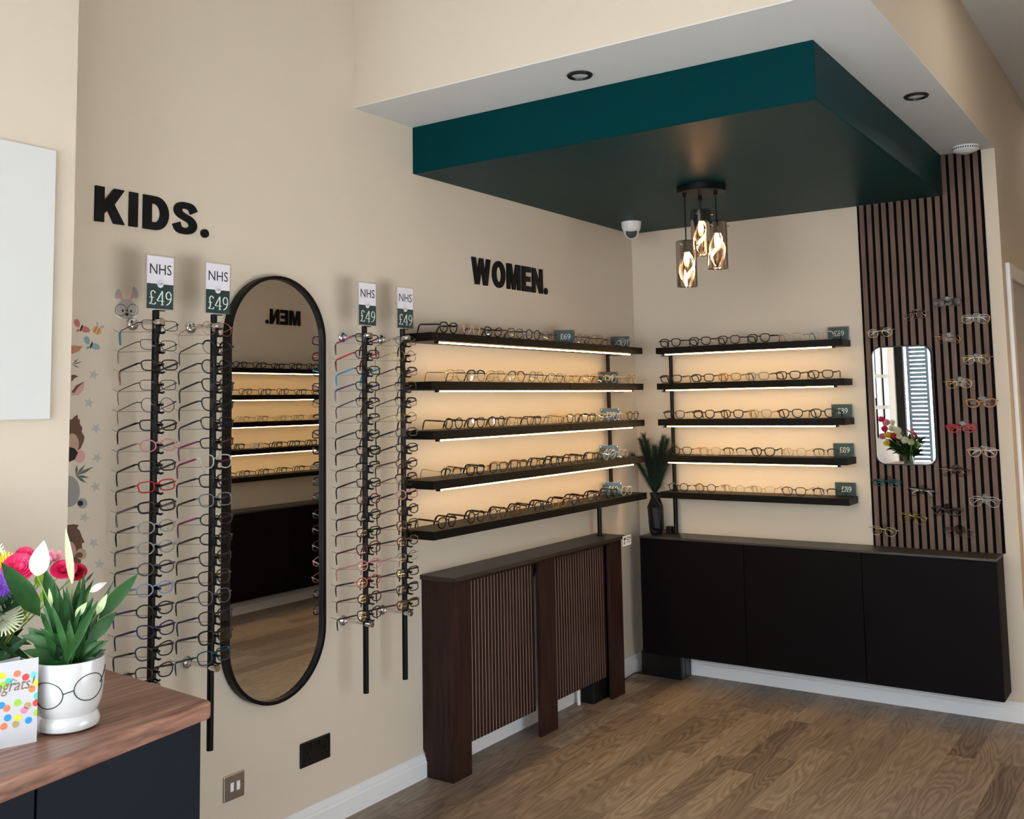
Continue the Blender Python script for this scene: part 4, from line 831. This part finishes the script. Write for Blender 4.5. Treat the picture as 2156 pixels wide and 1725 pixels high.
for a, b in ((0, .388), (.394, .77)): MB().prism([fpt(a, .018), fpt(a, .0005), fpt(b, .0005), fpt(b, .018)], 2, .05, .858).build('door', NAVY, ct, bevel=.001)
# pot with glasses, peace lily
pc = on(143, 1532, (0, 0, .9), (0, 0, 1))
pt_ = thing('potted_peace_lily', 'peace lily in a white pot wearing drawn glasses on counter', 'plant', tuple(pc))
PR = [(0, .002), (.050, .002), (.056, .006), (.0575, .016), (.054, .026), (.051, .030), (.055, .038), (.060, .052), (.0635, .080), (.0650, .128), (.0645, .132), (.0615, .132), (.060, .120), (.058, .112), (0, .112)]
MB().lathe(PR, n=64).build('pot', CERAM, pt_)
def potr(z):
    for (r0, z0), (r1, z1) in zip(PR[5:10], PR[6:11]):
        if z0 <= z <= z1: return r0+(r1-r0)*(z-z0)/(z1-z0)
    return .064
cdir = math.atan2(CO.y-pc.y, CO.x-pc.x)
gm = MB()
def potp(a, z): r_ = potr(z)+.0008; return (r_*math.cos(cdir+a), r_*math.sin(cdir+a), z)
INKL = mat('black_line', (.015, .015, .02), .4)
for a0, z0 in ((-.66, .076), (.64, .084)):
    gm.tube([potp(a0+.50*math.cos(2*PI*k/32), z0+.0245*math.sin(2*PI*k/32)) for k in range(32)], .0009, 5, closed=True)
gm.tube([potp(-.16+.06*i, .0785+.0010*i) for i in range(6)], .0009, 5)
gm.tube([potp(1.02+i*.08, .086+.016*i/3) for i in range(6)], .0009, 5)
gm.build('drawn_glasses', INKL, pt_)
MB().disc((0, 0, .113), .0585, 2, 24).build('soil', mat('soil', (.03, .02, .015), .95), pt_)
LEAF = mat('lily_leaf', (.03, .13, .03), .38, spec=.3); grain(LEAF, (.008, .045, .011), (.030, .115, .026), (3, 3, 3), 6, 3, lo=.3, hi=.7, bumpy=0)
STEM = mat('lily_stem', (.16, .33, .06), .4)
def leaf(mb, base, tip, w, bend, side=None, n=9, tw=0, petiole=.35):
    base, tip = Vector(base), Vector(tip); d = tip-base; up = Vector((0, 0, 1)); vdir = Vector((math.cos(cdir), math.sin(cdir), .25)).normalized()
    sv = d.normalized().cross(vdir).normalized(); nrm = sv.cross(d.normalized()).normalized()
    sv = (Matrix.Rotation(tw, 3, d.normalized()) @ sv)
    rows = []
    for i in range(n+1):
        t = i/n; c = base+d*t+Vector((0, 0, 1))*bend*math.sin(PI*t)*.5+nrm*.01*math.sin(PI*t)
        s = max(0, (t-petiole)/(1-petiole)); ww = w*(math.sin(PI*min(1, s)**.75))**.85 if s > 0 else .0
        ww = max(ww, .0010) if t < 1 else 0
        rows.append((c, ww))
    vv = []
    for c, ww in rows: vv += [c-sv*ww*.5+nrm*ww*.16, c, c+sv*ww*.5+nrm*ww*.16]
    ff = []
    for i in range(n): ff += [(3*i, 3*i+1, 3*i+4, 3*i+3), (3*i+1, 3*i+2, 3*i+5, 3*i+4)]
    mb.add([Vector(v) for v in vv], ff, True)
def pxp(u, v, back=0):     # a point of the plant: on an upright plane through the pot that faces the room
    vd = Vector((math.cos(cdir), math.sin(cdir), 0)); return on(u, v, pc-vd*back, vd)-pc
fl = MB(); rl = random.Random(11)
LV = [(2, 1184, 70, .050, .02, .0), (95, 1197, 105, .040, .0, .04), (292, 1207, 165, .034, .02, .02), (246, 1288, 150, .034, .01, -.02), (229, 1349, 155, .030, .012, -.03), (224, 1368, 150, .026, .01, -.02), (140, 1232, 115, .024, .0, -.02), (187, 1240, 140, .026, .01, .03), (196, 1256, 150, .030, .0, -.02), (125, 1308, 150, .022, .05, -.03), (47, 1370, 100, .028, .01, -.02), (42, 1338, 120, .024, .03, .0), (85, 1290, 110, .034, 0, .02), (160, 1300, 140, .026, 0, .03), (110, 1330, 125, .03, 0, .0), (190, 1330, 150, .026, .01, .02), (70, 1395, 110, .02, 0, -.03), (205, 1385, 150, .018, .01, -.02), (135, 1265, 135, .03, 0, .04), (60, 1320, 110, .03, 0, .04), (170, 1215, 140, .022, 0, .05), (150, 1345, 140, .02, 0, -.03)]
for (u, v, bu, w_, bd, bk_) in LV: 
    b = Vector((rl.uniform(-.02, .02), rl.uniform(-.02, .02), .112)); leaf(fl, b, pxp(u, v, bk_), w_*.82, bd, petiole=.45 if w_ > .03 else .3, tw=rl.uniform(-.4, .4))
for i in range(44):
    a = rl.uniform(0, 2*PI); r_ = rl.uniform(.015, .085); z_ = rl.uniform(.16, .285); leaf(fl, (rl.uniform(-.035, .035), rl.uniform(-.035, .035), .112), (r_*math.cos(a), r_*math.sin(a), z_), rl.uniform(.011, .021), rl.uniform(0, .03), petiole=.2, tw=rl.uniform(-.6, .6))
fl.build('foliage', LEAF, pt_)
SPA = mat('white_spathe', (.62, .64, .56), .4); SPG = mat('green_white_spathe', (.55, .66, .35), .4); SPX = mat('spadix', (.65, .62, .42), .7)
for (u0, v0, u1, v1, w_, m_, bk_, lb_) in ((78, 1212, 93, 1138, .036, SPA, -.03, 'broad white spathe'), (152, 1228, 138, 1112, .014, SPG, -.02, 'tall furled green-white spathe'), (190, 1246, 226, 1226, .013, SPA, 0, 'drooping white spathe'), (205, 1292, 226, 1250, .014, SPG, -.02, None), (160, 1298, 184, 1268, .014, SPG, -.03, None), (108, 1276, 103, 1238, .008, SPG, -.03, 'closed bud')):
    a = pxp(u0, v0, bk_); b = pxp(u1, v1, bk_)
    s_ = MB(); leaf(s_, a, b, w_, 0, petiole=-.02); so2 = s_.build('spathe', m_, pt_)
    if lb_: so2['label'] = lb_
    MB().tube([a, a.lerp(b, .28)+Vector((math.cos(cdir), math.sin(cdir), 0))*.006], [.0022, .0026], 6).build('spadix', SPX, so2)
    MB().tube([(rl.uniform(-.015, .015), rl.uniform(-.015, .015), .112), (a.x*.5, a.y*.5, (a.z+.11)*.55), tuple(a)], .0014, 5).build('flower_stem', STEM, pt_)
# bouquet behind
bc = Vector((.56, -4.12, .9))
bq = thing('flower_bouquet', 'mixed bouquet of pink, yellow and purple flowers behind the lily', 'flowers', tuple(bc))
vd_ = Vector((math.cos(cdir), math.sin(cdir), 0))
def bxp(u, v, back=0): return on(u, v, bc-vd_*back, vd_)-bc
GB = mat('dark_foliage', (.010, .045, .012), .55, spec=.25)
MB().lathe([(0, 0), (.040, 0), (.042, .01), (.034, .09), (.046, .16), (.044, .16), (.032, .09), (.038, .012), (0, .012)], n=32).build('vase', glassy('green_glass', (.25, .36, .27), .1), bq)
fb = MB()
for i in range(220):
    a = rl.uniform(0, 2*PI); r_ = rl.uniform(.02, .16); z_ = rl.uniform(.12, .30)-r_*.3; leaf(fb, (rl.uniform(-.03, .03), rl.uniform(-.03, .03), rl.uniform(.02, .15)), (r_*math.cos(a), r_*math.sin(a)*.8, z_), rl.uniform(.014, .026), rl.uniform(0, .05), petiole=.3, tw=rl.uniform(-1, 1))
for i in range(150):
    leaf(fb, (rl.uniform(-.03, .03), rl.uniform(-.03, .03), rl.uniform(.05, .15)), (rl.uniform(-.19, .04), rl.uniform(.0, .10), rl.uniform(.12, .30)), rl.uniform(.016, .030), rl.uniform(0, .04), petiole=.3, tw=rl.uniform(-1, 1))
for q in range(len(fb.v)):
    if fb.v[q][0]+bc.x < .345: fb.v[q] = (.345-bc.x, fb.v[q][1], fb.v[q][2])
fb.build('greenery', GB, bq)
def stemto(p): MB().tube([(p.x*.15, p.y*.15, .03), (p.x*.5, p.y*.5, p.z*.6), tuple(p)], .0018, 5).build('flower_stem', STEM, bq)
def bloom(p, r, m_, name, layers, face=None, cup=.8, pw=.5, lab=None):
    f_ = MB(); d = (face or (vd_*.8+Vector((0, 0, .6)))).normalized(); x = Vector((0, 0, 1)).cross(d).normalized(); y = d.cross(x)
    for li in range(layers):
        n_ = 7+li*3 if pw > .3 else 15+li*5; R_ = r*(.35+.65*(li+1)/layers); up = (1-li/max(1, layers))*cup
        for k in range(n_):
            t = 2*PI*(k+.5*(li % 2))/n_; e = x*math.cos(t)+y*math.sin(t); s_ = d.cross(e); w_ = R_*pw*(1.25 if pw > .3 else 1)
            tipv = e*R_*math.cos(up)+d*R_*math.sin(up); mid = e*R_*.6*math.cos(up*.6)+d*R_*.6*math.sin(up)*.9
            f_.add([p+e*.001, p+mid-s_*w_*.5, p+tipv-s_*w_*.22, p+tipv+s_*w_*.22, p+mid+s_*w_*.5], [(0, 1, 2, 3, 4)], False)
    o = f_.build(name, m_, bq); stemto(p)
    if lab: o['label'] = lab
    return o
MG_ = mat('magenta_petal', (.75, .02, .12), .5); PK = mat('pink_petal', (.78, .28, .36), .5); YE = mat('yellow_petal', (.85, .60, .02), .5); PU = mat('purple_petal', (.22, .06, .55), .5); WP = mat('white_petal', (.80, .82, .62), .5); RDp = mat('red_petal', (.55, .01, .04), .5); LG_ = mat('lime_petal', (.35, .50, .04), .5)
bloom(bxp(40, 1197, -.02), .034, MG_, 'rose_bloom', 5, lab='magenta rose bloom'); bloom(bxp(134, 1203, .0), .028, MG_, 'rose_bloom', 5, face=vd_+Vector((0, 0, 1.2)), cup=1.2, lab='magenta rose bloom'); bloom(bxp(162, 1207, .03), .022, RDp, 'rose_bloom', 5, cup=1.3, lab='dark red rose bud')
bloom(bxp(108, 1185, .02), .034, PK, 'lily_bloom', 2, face=Vector((0, 0, 1))+vd_*.3, cup=1.1, pw=.32, lab='pink star-shaped bloom'); bloom(bxp(8, 1190, .0), .030, YE, 'daisy_bloom', 3, pw=.16, cup=.5, lab='yellow daisy bloom')
bloom(bxp(8, 1232, -.04), .038, PU, 'aster_bloom', 4, pw=.12, cup=.6, lab='purple aster bloom'); bloom(bxp(6, 1306, -.06), .040, WP, 'chrysanthemum_bloom', 4, pw=.12, cup=.7, lab='white chrysanthemum bloom'); bloom(bxp(95, 1257, -.03), .013, LG_, 'button_bloom', 3, pw=.4, cup=1)
bloom(bxp(88, 1224, .0), .016, LG_, 'button_bloom', 3, pw=.3, cup=.9); bloom(bxp(52, 1170, .03), .02, MG_, 'rose_bloom', 4, lab='magenta rose bloom'); bloom(bxp(-50, 1200, .08), .035, YE, 'daisy_bloom', 3, pw=.16, cup=.5, face=Vector((0, 1, .4)), lab='yellow daisy bloom')
bloom(bxp(-60, 1270, .06), .04, WP, 'chrysanthemum_bloom', 4, pw=.12, cup=.7, face=Vector((.2, 1, .3)), lab='white chrysanthemum bloom'); bloom(bxp(-20, 1180, .10), .03, PK, 'rose_bloom', 4, face=Vector((-.2, 1, .5)), lab='pink rose bloom'); bloom(bxp(-90, 1220, .08), .03, RDp, 'rose_bloom', 4, face=Vector((.1, 1, .4)), lab='red rose bloom')
for (px_, py_, pz_, r_, m_, lb_, pw_, ly_) in ((.40, -4.06, 1.27, .034, PK, 'pink rose bloom', .5, 4), (.45, -4.05, 1.22, .038, WP, 'white chrysanthemum bloom', .14, 4), (.50, -4.03, 1.20, .038, WP, 'white chrysanthemum bloom', .14, 4), (.42, -4.02, 1.16, .034, YE, 'yellow daisy bloom', .16, 3), (.47, -4.0, 1.155, .026, RDp, 'red rose bloom', .5, 4), (.37, -4.03, 1.15, .030, PK, 'pink rose bloom', .5, 4), (.565, -4.0, 1.12, .036, WP, 'cream chrysanthemum bloom', .14, 4), (.38, -4.08, 1.215, .030, MG_, 'magenta rose bloom', .5, 4), (.61, -4.02, 1.10, .032, WP, 'cream chrysanthemum bloom', .14, 4), (.41, -3.99, 1.09, .032, YE, 'yellow daisy bloom', .16, 3), (.36, -4.05, 1.30, .028, MG_, 'magenta rose bloom', .5, 4), (.45, -4.07, 1.27, .030, WP, 'white chrysanthemum bloom', .14, 4), (.52, -4.0, 1.15, .030, WP, 'white chrysanthemum bloom', .14, 4)):
    bloom(Vector((px_, py_, pz_))-bc, r_, m_, lb_.split(' ')[-2]+'_bloom', ly_, face=Vector((.15, 1, .5)), pw=pw_, cup=.8, lab=lb_)
sg_ = MB()
for i in range(70):
    p = bxp(rl.uniform(20, 62), rl.uniform(1245, 1315), -.05); r_ = .0022; sg_.add([p+Vector(q)*r_ for q in ((1, 0, 0), (-1, 0, 0), (0, 1, 0), (0, -1, 0), (0, 0, 1), (0, 0, -1))], [(0, 2, 4), (2, 1, 4), (1, 3, 4), (3, 0, 4), (2, 0, 5), (1, 2, 5), (3, 1, 5), (0, 3, 5)])
    if i % 4 == 0: sg_.tube([p, p+Vector((-p.x*.3, -p.y*.3, -.05))], .0005, 4)
sg_.build('lime_sprigs', LG_, bq)['kind'] = 'stuff'
# greeting card
c1 = on(77, 1562, (0, 0, .9), (0, 0, 1)); c2 = on(0, 1578, (0, 0, .9), (0, 0, 1)); dc = (c2-c1).normalized(); WC, HC = .108, .152
gc = thing('greeting_card', 'white greeting card with coloured dots standing on the counter', 'card', tuple(c1))
nc = Vector((-dc.y, dc.x, 0)); nc = nc if nc.x > 0 else -nc
def cp(a, b, l=0): return dc*a+Vector((0, 0, b))+nc*l
MB().add([cp(0, 0), cp(WC, 0), cp(WC, HC), cp(0, HC), cp(0, 0, -.0006), cp(WC, 0, -.0006), cp(WC, HC, -.0006), cp(0, HC, -.0006)], [(3, 2, 1, 0), (4, 5, 6, 7), (0, 1, 5, 4), (1, 2, 6, 5), (2, 3, 7, 6), (3, 0, 4, 7)]).build('front_page', PAPER, gc)
bq2 = on(56, 1400, c1-nc*.035, nc)-c1; bdir = (Vector((bq2.x, bq2.y, 0))-dc*WC).normalized(); 
MB().add([dc*WC, dc*WC+bdir*WC*.82, dc*WC+bdir*WC*.82+Vector((0, 0, HC)), dc*WC+Vector((0, 0, HC))], [(0, 1, 2, 3)]).build('back_page', PAPER, gc)
DOTS = [(18, 1435, 'teal'), (36, 1419, 'coral'), (54, 1426, 'red'), (71, 1422, 'cyan'), (7, 1443, 'lime'), (67, 1451, 'orange'), (78, 1438, 'yellow'), (78, 1465, 'teal'), (37, 1480, 'lime'), (3, 1486, 'blue'), (14, 1492, 'coral'), (58, 1486, 'tan'), (51, 1496, 'pink'), (76, 1480, 'red'), (16, 1512, 'blue'), (37, 1512, 'yellow'), (60, 1517, 'blue'), (33, 1525, 'tan'), (8, 1530, 'coral'), (78, 1500, 'lime'), (4, 1424, 'yellow')]
DC = {'teal': (.08, .55, .45), 'coral': (.85, .20, .10), 'red': (.75, .05, .05), 'cyan': (.15, .65, .75), 'lime': (.30, .60, .05), 'orange': (.85, .22, .08), 'yellow': (.9, .75, .03), 'blue': (.02, .28, .75), 'tan': (.45, .33, .16), 'pink': (.8, .22, .45)}
for cn in DC:
    d_ = MB(); k_ = 0
    for (u, v, c_) in DOTS:
        if c_ != cn: continue
        q = on(u, v, c1, nc)-c1; a = q.dot(dc); b = q.z
        rr = min(.0062, max(.002, min(a, .0062)) if a < .0062 else .0062)
        d_.add([cp(max(.0002, a+.0062*math.cos(t)), b+.0062*math.sin(t), .0004+k_*.00005) for t in [2*PI*i/20 for i in range(20)]], [tuple(range(20))]); k_ += 1
    if d_.v: d_.build('printed_dots', mat('dot_'+cn, DC[cn], .6), gc)['label'] = cn+' printed dots'
tx = text('Congrats!', .030, 'lettering', mat('gold_ink', (.22, .14, .08), .5), gc, cp(.008, .108, .0006), (PI/2, 0, math.atan2(-dc.y, -dc.x)), .00005, sx=.8, align='RIGHT', shear=.3)
q = on(28, 1436, c1, nc)-c1; sm_ = MB(); sm_.tube([cp(q.dot(dc)+(.0065 if k % 2 == 0 else .003)*math.sin(k*PI/5), q.z+(.0065 if k % 2 == 0 else .003)*math.cos(k*PI/5), .0006) for k in range(10)], .00035, 4, closed=True); sm_.build('printed_star', INK, gc)
# ================================================================== ceiling fill lights added out of view to brighten the room
PANEL = mat('fill_light_diffuser', (.9, .9, .9), .5, emit=(1, .88, .74), es=1.5)
for i, (x, y) in enumerate(((2.6, 1.6), (2.62, -1.2))):
    o = thing('added_fill_light', ['added round fill light over the rear of the shop', 'round ceiling light over the men\'s side'][i], 'ceiling light', (x, y, ZC), 0, 'added round fill lights')
    MB().lathe([(.38, 0), (.40, -.004), (.40, -.03), (.38, -.032), (.38, 0)], n=40).build('rim', WPLA, o); MB().disc((0, 0, -.028), .38, 2, 40).build('diffuser', PANEL, o)
